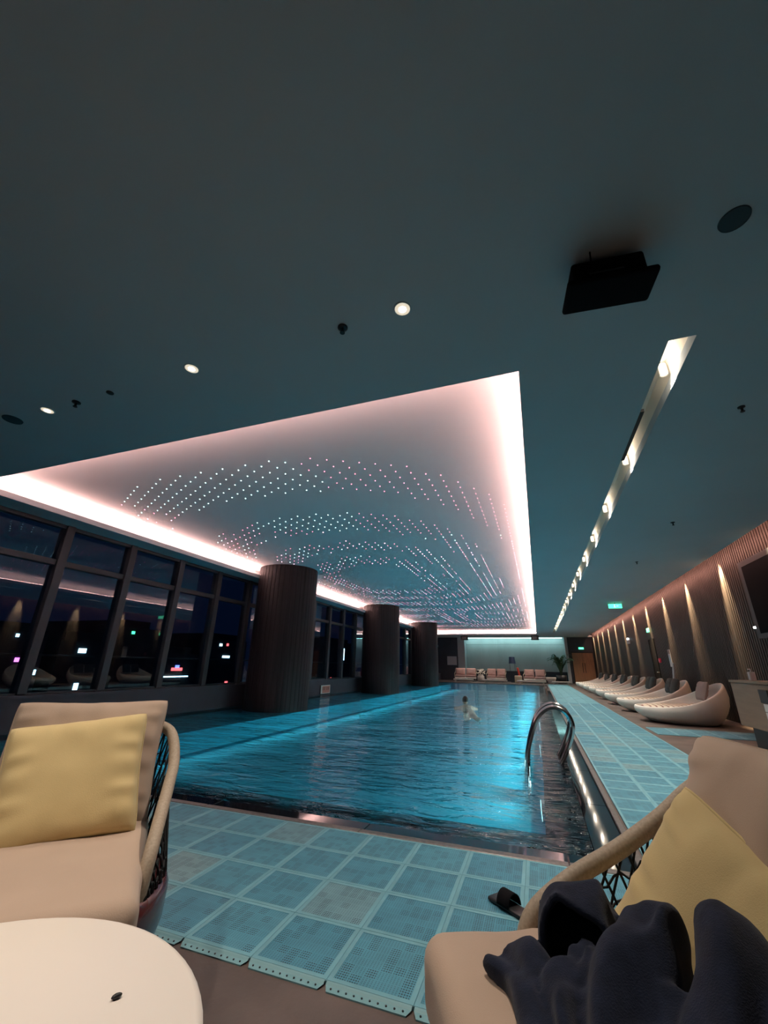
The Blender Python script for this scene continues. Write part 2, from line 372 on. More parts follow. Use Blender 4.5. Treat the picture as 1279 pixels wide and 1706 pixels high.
# underwater lamps
NTH = ['first', 'second', 'third', 'fourth', 'fifth', 'sixth', 'seventh', 'eighth', 'ninth', 'tenth', 'eleventh', 'twelfth', 'thirteenth', 'fourteenth', 'fifteenth', 'sixteenth', 'seventeenth']
for i, (px, py, ax) in enumerate([(BX1-0.02, 4.9+3.2*k, (-1, 0)) for k in range(8)]+[(-1.2-1.5*k, BY0_+0.02, (0, 1)) for k in range(3)]):
    t = empty('underwater_lamp', (px, py, -0.27), math.atan2(ax[1], ax[0]), ('round underwater lamp in the pool wall under the deck, %s from the ladder end' % NTH[i]) if ax[0] else ('round underwater lamp in the near pool wall, %s from the ladder side' % NTH[i-8]), 'lamp', 'underwater pool lamps')
    MB().tube([(-0.015, 0, 0), (0.02, 0, 0)], 0.10, 16).build('lamp_ring', M_STEEL, t)
    MB().tube([(0.0, 0, 0), (0.025, 0, 0)], 0.085, 16).build('lens', E_POOL, t)

UW = (0.64, 0.97, 0.98)
for (ya, yb_, q) in ((BY0_+0.2, 5.2, 0.012), (5.2, 7.5, 0.04), (7.5, 11.0, 0.11), (11.0, BY1_-0.2, 0.80)):
    lamp('underwater_strip', 'AREA', (BX1-0.03, (ya+yb_)/2, -0.26), P_POOL*q, UW, (-1, 0, -0.22), shape='RECTANGLE', size=yb_-ya, size_y=0.12, spread=1.0)
    lamp('underwater_strip', 'AREA', (-5.70, (ya+yb_)/2, -0.28), P_POOL*q*0.4, UW, (1, 0, -0.22), shape='RECTANGLE', size=yb_-ya, size_y=0.12, spread=1.0)
lamp('underwater_strip', 'AREA', (-2.9, BY0_+0.03, -0.26), P_POOL*0.035, UW, (0, 1, -0.30), shape='RECTANGLE', size=5.2, size_y=0.12, spread=0.6)

# walls
struct(MB().box(WX-0.3, RX+0.2, BY-0.2, BY, 0, H).build('wall_back', M_WALLBACK))
wl = MB().box(WX-0.2, POOLX0-0.0, BY, FY, -0.3, 0.42).box(WX-0.22, POOLX0+0.03, BY, FY, 0.42, 0.47)
struct(wl.build('wall_left', M_WALLD))
# right wall: ribbed dark timber, one rib every 9 cm, interrupted by a dark doorway
wr = MB(); yy = BY
prof = []
while yy < FY:
    prof += [(RX, yy), (RX, yy+0.030), (RX-0.012, yy+0.034), (RX-0.012, yy+0.086)]; yy += 0.09
for k in range(len(prof)-1):
    (xa, ya), (xb, yb) = prof[k], prof[k+1]
    wr.add([(xa, ya, 0), (xb, yb, 0), (xb, yb, H+0.35), (xa, ya, H+0.35)], [(0, 3, 2, 1)])
wr.box(RX+0.005, RX+0.2, BY, FY, 0, H+0.4)
struct(wr.build('wall_right', M_WOOD))
# far wall with a lit niche
NX0, NX1 = -5.45, 2.0
far = MB().box(WX-0.3, NX0-0.55, FY, FY+0.2, 0, H).box(NX1+0.2, RX+0.2, FY, FY+0.2, 0, H)
far.box(NX0-0.55, NX1+0.2, FY+0.9, FY+1.0, 0, H)
struct(far.build('wall_far', M_WALLD))
fp = MB().box(NX0-0.55, NX0, FY-0.04, FY+0.9, 0, H)
struct(fp.build('trim_3', M_CEIL)); struct(MB().box(NX1, NX1+0.2, FY-0.04, FY+0.9, 0, H).build('trim_4', M_CEIL))
panel = struct(empty('wall_panel'))
for k in range(6):
    xw = (NX1-NX0)/6
    MB().rbox(NX0+k*xw+0.002, NX0+(k+1)*xw-0.002, FY+0.80, FY+0.86, 0.75, 2.70, 0.003, 1).build('panel', M_PANEL, panel)
    MB().rbox(NX0+k*xw+0.002, NX0+(k+1)*xw-0.002, FY+0.80, FY+0.86, 2.715, H, 0.003, 1).build('panel', M_PANEL, panel)
struct(MB().box(NX0, NX1, FY+0.74, FY+0.9, 0, 0.75).build('baseboard_far', M_WALLD))
led = MB().box(NX0+0.1, NX1-0.1, FY+0.30, FY+0.34, H-0.05, H-0.02).build('niche_led_strip', mat('niche_led', (0.5, 0.8, 0.8), 0.5, emit=(0.45, 1.0, 0.95), estr=8.0))
tag(led, 'teal led strip along the top of the far wall niche', 'light strip')
lamp('niche_light', 'AREA', ((NX0+NX1)/2, FY+0.35, H-0.06), P_NICHE, (0.60, 0.97, 0.98), (0, 0.75, -1), shape='RECTANGLE', size=NX1-NX0-0.3, size_y=0.08)

# pillars standing in the pool edge
for (px, py) in ((-6.55, 10.02), (-6.55, 17.9), (-6.55, 25.8)):
    mb = MB(); n = 44; r = 0.82
    ring = []
    for k in range(n):
        a0 = 2*PI*k/n; da = 2*PI/n
        ring += [(r, a0+da*0.04), (r, a0+da*0.5), (r, a0+da*0.96), (r-0.008, a0+da*0.97), (r-0.008, a0+da*1.03)]
    pts = [(q*math.cos(a), q*math.sin(a)) for q, a in ring]; m_ = len(pts)
    mb.add([(p[0], p[1], -1.45) for p in pts]+[(p[0], p[1], HC) for p in pts], [(k, (k+1) % m_, (k+1) % m_+m_, k+m_) for k in range(m_)])
    struct(mb.build('pillar', M_PILLAR, loc=(px, py, 0)))

# window wall: bays of 1.28 m with mullion, transom and two panes
ym = 4.55-1.28*6; k = 0
MX = WX-0.02
gl_lo = MB().box(-0.006, 0.006, 0.07, 1.21, 0.50, 2.50).mesh('pane', M_GLASS)
gl_hi = MB().box(-0.006, 0.006, 0.07, 1.21, 2.60, H-0.06).mesh('pane', M_GLASS)
mu = MB().rbox(-0.10, 0.10, -0.07, 0.07, 0.47, H, 0.006, 1).mesh('mullion', M_MULL)
tr_ = MB().rbox(-0.06, 0.06, 0.07, 1.21, 2.50, 2.60, 0.006, 1).mesh('transom', M_MULL)
fr_ = MB().box(-0.06, 0.06, 0.07, 1.21, 0.46, 0.50).box(-0.06, 0.06, 0.07, 1.21, H-0.06, H).mesh('window_frame', M_MULL)
while ym < FY-0.2:
    k += 1
    wn = struct(empty('window_%d' % k, (MX, ym, 0)))
    for nm, me in (('mullion', mu), ('transom', tr_), ('window_frame', fr_), ('pane', gl_lo), ('pane', gl_hi)): link(nm, me, wn)
    ym += 1.28
struct(MB().tube([(MX-0.16, BY+0.1, 1.06), (MX-0.16, FY-0.1, 1.06)], 0.018, 6).build('trim_5', M_MULL))

# far doors, doorway in the right wall
dr = struct(empty('door_1', (2.42, FY, 0)))
for s in (0, 1):
    lf = MB().rbox(s*0.70+0.004, s*0.70+0.696, -0.045, -0.003, 0.01, 2.10, 0.004, 1).build('door_leaf', M_DOOR, dr)
    hx = 0.62 if s == 0 else 0.78
    MB().tube([(hx, -0.05, 0.75), (hx, -0.10, 0.75), (hx, -0.10, 1.40), (hx, -0.05, 1.40)], 0.020, 6).build('handle', M_BLACK, lf)
MB().box(-0.06, 0, -0.05, -0.003, 0, 2.16).box(1.40, 1.46, -0.05, -0.003, 0, 2.16).box(0, 1.4, -0.05, -0.003, 2.10, 2.16).build('door_frame', M_BLACK, dr)
d2 = struct(empty('door_2', (RX-0.012, 17.05, 0)))
MB().rbox(-0.02, -0.002, 0, 0.78, 0.0, 2.05, 0.004, 1).build('door_leaf', M_BLACKM, d2)
MB().tube([(-0.02, 0.08, 0.95), (-0.06, 0.08, 0.95), (-0.06, 0.20, 0.95)], 0.012, 6).build('handle', M_STEEL, d2)

# ================================================================== LIGHTS IN THE CEILING
# cove strips lying on the lip, hidden above the ceiling edge
for nm, (x0, x1, y0, y1) in {'left': (CX0-0.20, CX0-0.14, CY0, CY1), 'right': (CX1+0.14, CX1+0.20, CY0, CY1), 'front': (CX0, CX1, CY0-0.20, CY0-0.14), 'rear': (CX0, CX1, CY1+0.14, CY1+0.20)}.items():
    o = MB().box(x0, x1, y0, y1, H+0.095, H+0.115).build('led_strip', E_COVE)
    where = {'left': 'above the ceiling edge by the windows', 'right': 'above the ceiling edge beside the deck', 'front': 'above the ceiling edge closest to the chairs', 'rear': 'above the ceiling edge at the far niche'}[nm]
    tag(o, 'pink white led strip '+where, 'light strip', 'cove light strips')
# warm spots: three round downlights in the near ceiling
dl = [(-0.603, 1.93, 'largest, above the right edge of the star ceiling'), (-2.378, 1.945, 'middle one of the row of three'), (-4.135, 1.97, 'farthest left, by the small ceiling speaker'), (-1.45, -0.30, 'over the white table, above the view')]
for (px, py, wh), fac in zip(dl, (1.15, 0.5, 0.3, 1.6)):
    t = empty('downlight', (px, py, H), 0, 'round recessed warm ceiling downlight, '+wh, 'downlight', 'near ceiling downlights')
    MB().lathe([(0.048, -0.002), (0.053, -0.006), (0.060, -0.003), (0.060, 0.0)], 24, capb=False, capt=False).build('trim_ring', M_CEIL, t, True)
    MB().lathe([(0.001, -0.006), (0.026, -0.006)], 24, capb=True, capt=False).build('lens', E_SPOT, t)
    MB().lathe([(0.026, -0.006), (0.050, -0.004)], 24, capb=False, capt=False).build('diffuser', E_HALO, t)  # glowing ring added to imitate the halo round the lamp
    lamp('downlight_spot', 'SPOT', (px, py, H-0.03), P_SPOT*fac, WARM, spot_size=1.55, spot_blend=0.9, shadow_soft_size=0.05)
for px in (-4.4, -1.2, 2.6):  # lamps added to brighten the far sofas and doors
    t = empty('downlight', (px, 32.2, H), 0, 'added round warm downlight at the far end, '+{-4.4: 'over the left sofa', -1.2: 'over the floor lamp', 2.6: 'before the brown doors'}[px], 'downlight', 'added far downlights')
    MB().lathe([(0.058, -0.002), (0.064, -0.007), (0.072, -0.004), (0.072, 0.0)], 24, capb=False, capt=False).build('trim_ring', M_WHITE, t, True)
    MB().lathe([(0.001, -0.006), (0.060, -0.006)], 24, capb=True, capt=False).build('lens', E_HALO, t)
    lamp('downlight_spot', 'SPOT', (px, 32.2, H-0.03), 170, WARM, spot_size=2.0, spot_blend=0.9, shadow_soft_size=0.05)
# slot spots
y = 3.35; k = 0
while y < 29.4:
    t = empty('slot_spotlight', (1.235, y, H+0.10), 0, 'small warm spotlight in the long ceiling slot, %s from the near end' % NTH[k], 'spotlight', 'spotlights in the ceiling slot')
    MB().lathe([(0.030, 0.10), (0.034, 0.0), (0.030, 0.0), (0.026, 0.03)], 16, capb=False, capt=False).build('can', M_WHITE, t, True)
    MB().lathe([(0.001, 0.02), (0.028, 0.02)], 16, capb=True, capt=False).build('lens', E_SLOT, t)
    lamp('slot_spot', 'SPOT', (1.235, y, H+0.08), P_SLOT, WARM, spot_size=1.5, spot_blend=0.8, shadow_soft_size=0.03)
    lamp('slot_wash', 'POINT', (1.19, y-0.12, H+0.13), 2.0, WARM, shadow_soft_size=0.03)
    y += 1.68; k += 1
o = MB().box(SX0+0.002, SX0+0.045, 3.75, 4.75, H+0.02, H+0.05)
for j in range(9): pass
tag(o.build('air_diffuser', M_BLACK), 'black linear air diffuser beside the ceiling slot', 'diffuser')
# wall washers in the side slot
for k in range(13):
    yy = 8.2+2.28*k
    t = empty('wall_washer', (RX-0.14, yy, H+0.16), 0, 'small warm spotlight grazing the timber wall, %s from the wall screen' % NTH[k], 'spotlight', 'wall washers over the timber wall')
    MB().lathe([(0.030, 0.10), (0.034, 0.0), (0.030, 0.0), (0.026, 0.03)], 16, capb=False, capt=False).build('can', M_WHITE, t, True)
    MB().lathe([(0.001, 0.02), (0.028, 0.02)], 16, capb=True, capt=False).build('lens', E_SLOT, t)
    lamp('wall_wash', 'SPOT', (RX-0.14, yy, H+0.15), P_WALL, (1.0, 0.72, 0.40), (0.24, 0, -1), spot_size=0.62, spot_blend=0.8, shadow_soft_size=0.03)
o = MB().box(slotR[0]+0.03, slotR[0]+0.06, 3.2, 33.8, H+0.10, H+0.13).build('led_strip', mat('side_led', (0.8, 0.6, 0.5), 0.5, emit=(1.0, 0.44, 0.32), estr=30.0))
tag(o, 'salmon led strip hidden in the ceiling slot beside the timber wall', 'light strip')

# star points in the recessed ceiling
def star_in(x, y):
    if not (CX0+0.15 < x < CX1-0.25 and 3.9 < y < 30.8): return 0
    for (cx, cy, a, b, bands) in ((-4.3, 12.0, 4.75, 8.0, ((0.86, 1.0), (0.61, 0.745), (0.43, 0.53), (0.25, 0.37))), (-1.9, 22.6, 2.9, 5.2, ((0.80, 1.0), (0.50, 0.66), (0.2, 0.36)))):
        u, v = abs(x-cx)/a, abs(y-cy)/b
        e = (u**2.7+v**2.7)**(1/2.7)+0.02*math.sin(3*math.atan2(y-cy, x-cx)+cx)
        if e < 1.05:
            return 1 if any(p < e < q for p, q in bands) else 0
    return 1 if (y > 18 and (int((y-18)/1.5) % 2 == 0)) else 0
stars = []
i = 0; x = CX0
while x < CX1:
    y = 3.9+(0.1 if i % 2 else 0)
    while y < 30.8:
        if star_in(x, y) and not any(math.hypot(x-q[0], y-q[1]) < 0.9 for q in ((-6.55, 10.02), (-6.55, 17.9), (-6.55, 25.8))): stars.append((x, y))
        y += 0.2
    x += 0.19; i += 1
stars.sort(key=lambda p: p[0]**2+p[1]**2)
rs = random.Random(3)
def is_pink(x, y): return (x > -2.75+0.16*(y-4.2)*(-1 if y > 5 else 1)*0.5 and y < 9) or (y >= 9 and rs.random() < 0.6) or (7.6 < y < 9 and rs.random() < 0.5)
def star_mesh(m, nm='ceiling_star'): return MB().lathe([(0.007, 0.004), (0.007, -0.003), (0.0035, -0.006)], 8).mesh(nm, m, True)
smc, smp = star_mesh(E_STARC), star_mesh(E_STARP)
for (x, y) in stars[:290]:
    link('ceiling_star', smp if is_pink(x, y) else smc, upper, (x, y, HC-0.001))
for pk in (True, False):
    mb = MB()
    for (x, y) in stars[290:]:
        if (rs.random() < 0.62) == pk:
            mb.lathe([(0.0075, HC+0.002), (0.0075, HC-0.006)], 6, (x, y))
    tag(mb.build('star_field', E_STARP if pk else E_STARC, upper), kind='stuff')

# ceiling fittings
def sprinkler(px, py, label, r=0.035, big=True):
    t = empty('sprinkler', (px, py, H), 0, label, 'sprinkler')
    MB().lathe([(r*0.5, -0.012), (r, -0.008), (r, 0.0)], 20).build('escutcheon', M_BLACK, t, True)
    if big:
        MB().tube([(0, 0, -0.01), (0, 0, -0.045)], 0.010, 8).build('stem', M_BLACK, t)
        MB().lathe([(0.018, -0.05), (0.018, -0.046)], 12).build('deflector', M_BLACK, t)
sprinkler(-1.044, 1.947, 'small dark ceiling sprinkler between the two brightest downlights')
sprinkler(-3.737, 1.967, 'small dark ceiling sprinkler with a stem beside the leftmost downlight')
sprinkler(-3.305, 1.962, 'small flat dark ceiling disc between sprinkler and middle downlight', 0.03, False)
sprinkler(2.24, 7.23, 'tiny dark sprinkler in the ceiling between light slot and timber wall, nearer one', 0.03)
sprinkler(2.245, 9.94, 'tiny dark sprinkler in the ceiling between light slot and timber wall, farther one', 0.03)
sprinkler(1.93, 3.9, 'tiny dark ceiling sprinkler right of the near end of the light slot', 0.028)
def speaker_disc(px, py, r, label):
    t = empty('ceiling_speaker', (px, py, H), 0, label, 'speaker')
    MB().lathe([(r*0.92, -0.004), (r, -0.008), (r*1.03, 0.0)], 28, capb=False, capt=False).build('rim', M_DGRILLE, t, True)
    MB().lathe([(0.002, -0.006), (r*0.5, -0.006), (r*0.92, -0.004)], 28, capt=False).build('grille', M_DGRILLE, t, True)
speaker_disc(-4.64, 1.967, 0.080, 'round flush ceiling speaker at the left edge beside a downlight')
speaker_disc(1.196, 1.94, 0.068, 'round dark flush ceiling speaker above the light slot')
# black box speaker hung under the ceiling
sp = empty('hanging_speaker', (0.585, 1.995, H), 0.09, 'black box loudspeaker hung from the ceiling near the light slot', 'speaker')
shade_angle(MB().rbox(-0.185, 0.185, -0.08, 0.09, -0.20, -0.045, 0.018, 3).build('cabinet', M_BLACKM, sp))
shade_angle(MB().rbox(-0.228, 0.228, -0.110, 0.110, -0.235, -0.195, 0.018, 3).build('baffle', M_BLACKM, sp))
MB().box(-0.06, 0.06, -0.02, 0.02, -0.05, 0.0).build('bracket', M_BLACKM, sp)
MB().tube(spline([(-0.08, -0.075, -0.06), (-0.085, -0.10, -0.02), (-0.08, -0.09, 0.0)]), 0.004, 6).build('cable', M_BLACKM, sp)
MB().tube(spline([(0.185, 0.0, -0.12), (0.215, 0.01, -0.14), (0.21, 0.03, -0.17), (0.188, 0.03, -0.18)]), 0.005, 6).build('cable', M_BLACKM, sp)
MB().box(-0.10, 0.07, -0.082, -0.079, -0.155, -0.145).build('badge_strip', M_BLACK, sp)
# far hanging boxes under the ceiling
for (px, lb) in ((-5.0, 'small dark box fixture hanging below the far ceiling, left one'), (-0.03, 'small dark box fixture hanging below the far ceiling, right one')):
    t = empty('emergency_light', (px, 31.8, H), 0, lb, 'emergency light')
    MB().rbox(-0.26, 0.26, -0.08, 0.08, -0.36, -0.04, 0.01, 1).build('housing', M_BLACK, t)
    MB().box(-0.17, 0.17, -0.084, -0.079, -0.29, -0.12).build('lens', M_RIM, t)
    MB().tube([(0, 0, -0.05), (0, 0, 0)], 0.015, 6).build('stem', M_BLACK, t)
def exit_sign(px, py, pz, rz, label, w=0.34, h=0.14, hang=True):
    t = empty('exit_sign', (px, py, pz), rz, label, 'exit sign')
    MB().rbox(-w/2, w/2, -0.015, 0.015, -h/2, h/2, 0.004, 1).build('light_box', E_GREEN, t)
    q = h/2
    man = MB().tube([(-0.02, -0.017, q*0.55), (-0.02, -0.018, q*0.551)], q*0.17, 8).box(-0.028, -0.010, -0.0175, -0.0155, -q*0.2, q*0.35)
    man.add([(-0.024, -0.017, -q*0.15), (-0.010, -0.017, -q*0.15), (0.02, -0.017, -q*0.7), (0.006, -0.017, -q*0.7)], [(0, 3, 2, 1)])
    man.add([(-0.028, -0.017, -q*0.15), (-0.016, -0.017, -q*0.15), (-0.04, -0.017, -q*0.7), (-0.052, -0.017, -q*0.7)], [(0, 1, 2, 3)])
    man.box(0.04, 0.10, -0.0175, -0.0155, -0.008, 0.008)
    man.build('pictogram', E_PICTO, t)
    if hang: MB().tube([(0, 0, h/2), (0, 0, H-pz)], 0.008, 6).build('stem', M_BLACK, t)
exit_sign(2.75, 16.3, 3.09, 0, 'green lit exit sign hung below the ceiling beside the timber wall', 0.42, 0.15)
exit_sign(3.10, FY-0.03, 2.42, 0, 'green lit exit sign on the dark wall above the brown doors', 0.34, 0.14, False)
exit_sign(RX-0.045, 17.5, 2.36, -PI/2, 'small green lit sign above the dark doorway in the timber wall', 0.30, 0.14, False)

# ================================================================== MATS
def tile_mesh():
    bm = bmesh.new(); a = 0.1529; b_ = 0.135
    def ring(r, z): return [bm.verts.new((sx*r, sy*r, z)) for sx, sy in ((-1, -1), (1, -1), (1, 1), (-1, 1))]
    R = [ring(a, 0.0), ring(a, 0.010), ring(a-0.0015, 0.0125), ring(b_, 0.0125), ring(b_-0.001, 0.0110)]
    for k in range(4):
        for p, q in zip(R, R[1:]): bm.faces.new((p[k], p[(k+1) % 4], q[(k+1) % 4], q[k]))
    bm.faces.new(R[-1]); me = bpy.data.meshes.new('mat_tile'); bm.to_mesh(me); bm.free(); me.materials.append(M_TILE); return me
TM = tile_mesh(); T = 0.306
def edging():
    mb = MB(); a = 0.149
    mb.add([(-a, 0, 0.012), (a, 0, 0.012), (a, -0.006, 0.0105), (-a, -0.006, 0.0105), (-a, -0.012, 0.007), (a, -0.012, 0.007), (a-0.012, -0.034, 0.004), (-a+0.012, -0.034, 0.004), (a-0.012, -0.034, 0.0), (-a+0.012, -0.034, 0.0)],
           [(0, 3, 2, 1), (3, 4, 5, 2), (4, 7, 6, 5), (7, 9, 8, 6)])
    return mb.mesh('edging', M_EDGE)
EM = edging()
peg = MB()
for j in range(10): peg.lathe([(0.0035, 0.0052), (0.0035, 0.0075)], 6, (-0.125+j*0.0277, -0.022))
PM = peg.mesh('edging_peg', M_BLACK)
pm = empty('pool_mat', (0, 0, 0), 0, 'pale teal interlocking perforated mat along the near pool edge', 'mat')
x0f = 0.44-T*10
for r in range(4):
    for c in range(-5, 14):
        px = 0.44-T*10+T*(c+0.5)
        if px > 1.7: break
        link('mat_tile', TM, pm, (px, 1.672+T*(r+0.5), 0))
for c in range(-5, 14):
    px = x0f+T*(c+0.5)
    if px > 1.7: break
    e_ = link('edging', EM, pm, (px, 1.672, 0)); link('edging_pegs', PM, e_)
pm2 = empty('pool_mat', (0, 0, 0), 0, 'pale teal mat strip running down the deck beside the pool', 'mat')
for c in range(4):
    for r in range(40):
        link('mat_tile', TM, pm2, (0.455+T*(c+0.5), 1.672+T*4+T*(r+0.5), 0))
fy0 = 1.672+T*44
far_ = MB()
for c in range(4):
    k = 0
    while fy0+T*k < 31.2:
        cx_, cy_ = 0.455+T*(c+0.5), fy0+T*(k+0.5)
        far_.box(cx_-0.151, cx_+0.151, cy_-0.151, cy_+0.151, 0.0, 0.0125); k += 1
tag(far_.build('mat_tiles', M_MATFAR, pm2), kind='stuff')
pm3 = empty('pool_mat', (0, 0, 0), 0, 'short pale teal mat lying in front of the nearest white daybed', 'mat')
for c in range(6):
    for r in range(3): link('mat_tile', TM, pm3, (1.78+T*(c+0.5), 8.78+T*(r+0.5), 0))

# ================================================================== FOREGROUND SEATING
def pillow(name, w, h, t, m, parent=None, seed=0, wr=0.010, n=36, pinch=0.07, sag=0.0):
    """square scatter cushion in the local xy plane, thickness along z, with corner ears and gathered edges"""
    mb = MB()
    def side(s):
        def fn(a, b):
            u, v = 2*a-1, 2*b-1
            x = w/2*u*(1-pinch*(1-abs(v)**2.0)*abs(u)**2); y_ = h/2*v*(1-pinch*(1-abs(u)**2.0)*abs(v)**2)
            rc = 1-0.05*(abs(u)*abs(v))**5; x *= rc; y_ *= rc
            q = max(0.0, (1-abs(u)**2.6)*(1-abs(v)**2.6))**0.45
            ed = max(abs(u), abs(v))
            pl = 0.0
            if abs(u) > 0.45: pl += math.sin(v*17+seed+noise.noise((v*3, seed, s))*3)*(abs(u)-0.45)*(1-abs(v)**6)
            if abs(v) > 0.5: pl += 0.6*math.sin(u*15+seed*2+noise.noise((u*3, seed, s+5))*3)*(abs(v)-0.5)*(1-abs(u)**6)
            z = s*(t/2*q+wr*q*(pl*1.6+1.5*noise.noise((u*1.7+seed, v*1.7, s)))+0.006)
            return (x, y_-sag*(1-q)*0.0, z)
        return fn
    mb.grid(side(1), n, n); mb.grid(side(-1), n, n, flip=True)
    # seam piping round the rim
    rim = []
    for k in range(4*n):
        e, q = divmod(k, n); a = q/n
        a_, b_ = ((a, 0), (1, a), (1-a, 1), (0, 1-a))[e]
        p = side(1)(a_, b_); rim.append((p[0], p[1], 0))
    o = mb.build(name, m, parent, True)
    MB().tube(rim, 0.0042, 6, closed=True).build('piping', m, o, True)
    return o
def seat_pad(w, d, z0, z1, m, parent, b=0.05, name='seat_cushion', wrinkle=0.004):
    bm = bmesh.new(); bmesh.ops.create_cube(bm, size=1)
    for q in bm.verts: q.co = (q.co.x*w, q.co.y*d, (z0+z1)/2+q.co.z*(z1-z0))
    bmesh.ops.bevel(bm, geom=bm.edges[:], offset=b, segments=5, profile=0.5, affect='EDGES')
    bmesh.ops.subdivide_edges(bm, edges=[e for e in bm.edges if e.calc_length() > 0.2], cuts=16, use_grid_fill=True)
    for q in bm.verts:
        u, v = 2*q.co.x/w, 2*q.co.y/d
        if q.co.z > (z0+z1)/2: q.co.z += 0.018*max(0, 1-u*u)*max(0, 1-v*v)+wrinkle*noise.noise((u*2, v*5, 1.3))
        q.co += q.normal*wrinkle*0.7*noise.noise((u*3, v*3, q.co.z*9))
    me = bpy.data.meshes.new(name); bm.to_mesh(me); bm.free(); me.materials.append(m)
    me.polygons.foreach_set('use_smooth', [True]*len(me.polygons))
    return link(name, me, parent)
def lounge_chair(name, loc, fx, fy, label, side):
    rz = math.atan2(-fx, fy)
    t = empty(name, (*loc, 0), rz, label, 'armchair')
    # glossy tub base
    MB().lathe([(0.20, 0.0), (0.25, 0.012), (0.31, 0.08), (0.365, 0.17), (0.395, 0.27), (0.398, 0.34), (0.385, 0.375), (0.34, 0.385), (0.30, 0.34), (0.05, 0.31)], 48, capt=False).build('tub_base', M_WINE, t, True)
    half = [(-0.305, 0.19, 0.33), (-0.315, 0.185, 0.40), (-0.325, 0.15, 0.470), (-0.338, 0.04, 0.530), (-0.352, -0.10, 0.580), (-0.362, -0.24, 0.643), (-0.335, -0.35, 0.725), (-0.25, -0.405, 0.755), (-0.10, -0.425, 0.765)]
    wide = 1.32                                  # the arm away from the view stands farther out
    drop = lambda z: 0.40+(z-0.40)*0.62 if z > 0.40 else z
    path = [(x*(1 if side < 0 else wide), y, z if side < 0 else drop(z)) for x, y, z in half]+[(-x*(wide if side < 0 else 1), y, drop(z) if side < 0 else z) for x, y, z in reversed(half)]
    sp = spline(path, 7)
    MB().tube(sp, 0.0205, 12).build('arm_rail', M_TUBE, t, True)
    # rope weave between rail and tub rim: crossing cords
    mb = MB(); n = len(sp); lo = []
    for p in sp:
        a = math.atan2(p.y, p.x); lo.append(Vector((0.385*math.cos(a), 0.385*math.sin(a), 0.375)))
    def cord(i, j, bow):
        a, b = sp[i], lo[j]; mid = (a+b)/2+Vector((a.x, a.y, 0)).normalized()*bow
        mb.tube([a, (a+mid)/2+Vector((0, 0, 0.0)), mid, (mid+b)/2, b], 0.0032, 5)
    for i in range(8, n-8, 2):
        cord(i, min(n-1, i+4), 0.006); cord(i, max(0, i-4), 0.002)
    for q in (0.28, 0.55, 0.8):
        mb.tube([sp[i].lerp(lo[i], q+0.06*math.sin(i*1.7))*1.0 for i in range(6, n-6)], 0.0030, 5)
    tag(mb.build('rope_weave', M_ROPE, t, True), kind='stuff')
    pad = seat_pad(0.63, 0.78, 0.315, 0.463, M_TAN, t, b=0.042); pad.location = (0, 0.03, 0)
    bc = pillow('back_cushion', 0.53, 0.46, 0.20, M_TAN, t, seed=3, wr=0.014, pinch=0.07)
    frame(bc, (side*0.046, -0.285, 0.64), (-1, 0, 0), (0, -0.36, 0.93))
    return t
lc = lounge_chair('lounge_chair', (-1.49, 1.05), 0.72, -0.69, 'tan cushioned rope-back lounge chair with wine-red tub base behind the white table', -1)
rc = lounge_chair('lounge_chair', (0.205, 1.045), -0.90, -0.43, 'tan cushioned rope-sided lounge chair holding a navy towel, cut by the frame edge', 1)

def world_pillow(label, origin, xa, ya, w, h, t, m, seed, name='throw_pillow'):
    o = pillow(name, w, h, t, m, None, seed); tag(o, label, 'pillow'); frame(o, origin, xa, ya); return o
# left pillow: lower right corner at BR
BR = Vector((-1.345, 1.296, 0.462)); xd = Vector((0.69, 0.72, 0)); upv = Vector((-0.72*0.45, 0.69*0.45, 0.89)).normalized()
xr, ur = xd*math.cos(0.10)+upv*math.sin(0.10), upv*math.cos(0.10)-xd*math.sin(0.10)
world_pillow('mustard yellow square pillow on the chair behind the white table', BR-xr*0.215+ur*0.20, xr, ur, 0.43, 0.40, 0.15, M_YELLOW, 1.0)
xd2 = Vector((-0.58, 0.81, 0.0)); up2 = Vector((0.81*0.36, 0.58*0.36, 0.93)).normalized()
TL2 = Vector((0.300, 1.31, 0.765))
RO = 0.44; xr2, ur2 = xd2*math.cos(RO)+up2*math.sin(RO), up2*math.cos(RO)-xd2*math.sin(RO)
world_pillow('mustard yellow square pillow standing behind the navy towel', TL2-xr2*0.235-ur2*0.22, xr2, ur2, 0.47, 0.44, 0.16, M_YELLOW, 4.0)

# round white table
tb = empty('side_table', (-0.84, 0.446, 0), 0, 'round white pedestal table in front of the left chair', 'table')
MB().lathe([(0.37, 0.478), (0.395, 0.481), (0.404, 0.488), (0.404, 0.496), (0.399, 0.501), (0.392, 0.503), (0.01, 0.503)], 72).build('tabletop', M_WHITE, tb, True, angle=0.7)
MB().lathe([(0.24, 0.0), (0.24, 0.012), (0.06, 0.03), (0.045, 0.08), (0.045, 0.478)], 32).build('pedestal', M_WHITE, tb, True)
cr = MB()
cr.grid(lambda a, b: (0.008*math.cos(2*PI*a)*math.sin(PI*b), 0.0042*math.sin(2*PI*a)*math.sin(PI*b), 0.0035*(1-math.cos(PI*b))), 10, 6)
o = cr.build('crumb', M_BLACK, smooth=True); o.location = (-0.692, 0.690, 0.503); o.rotation_euler = (0, 0, 1.0); tag(o, 'tiny dark crumb on the white tabletop', 'crumb')

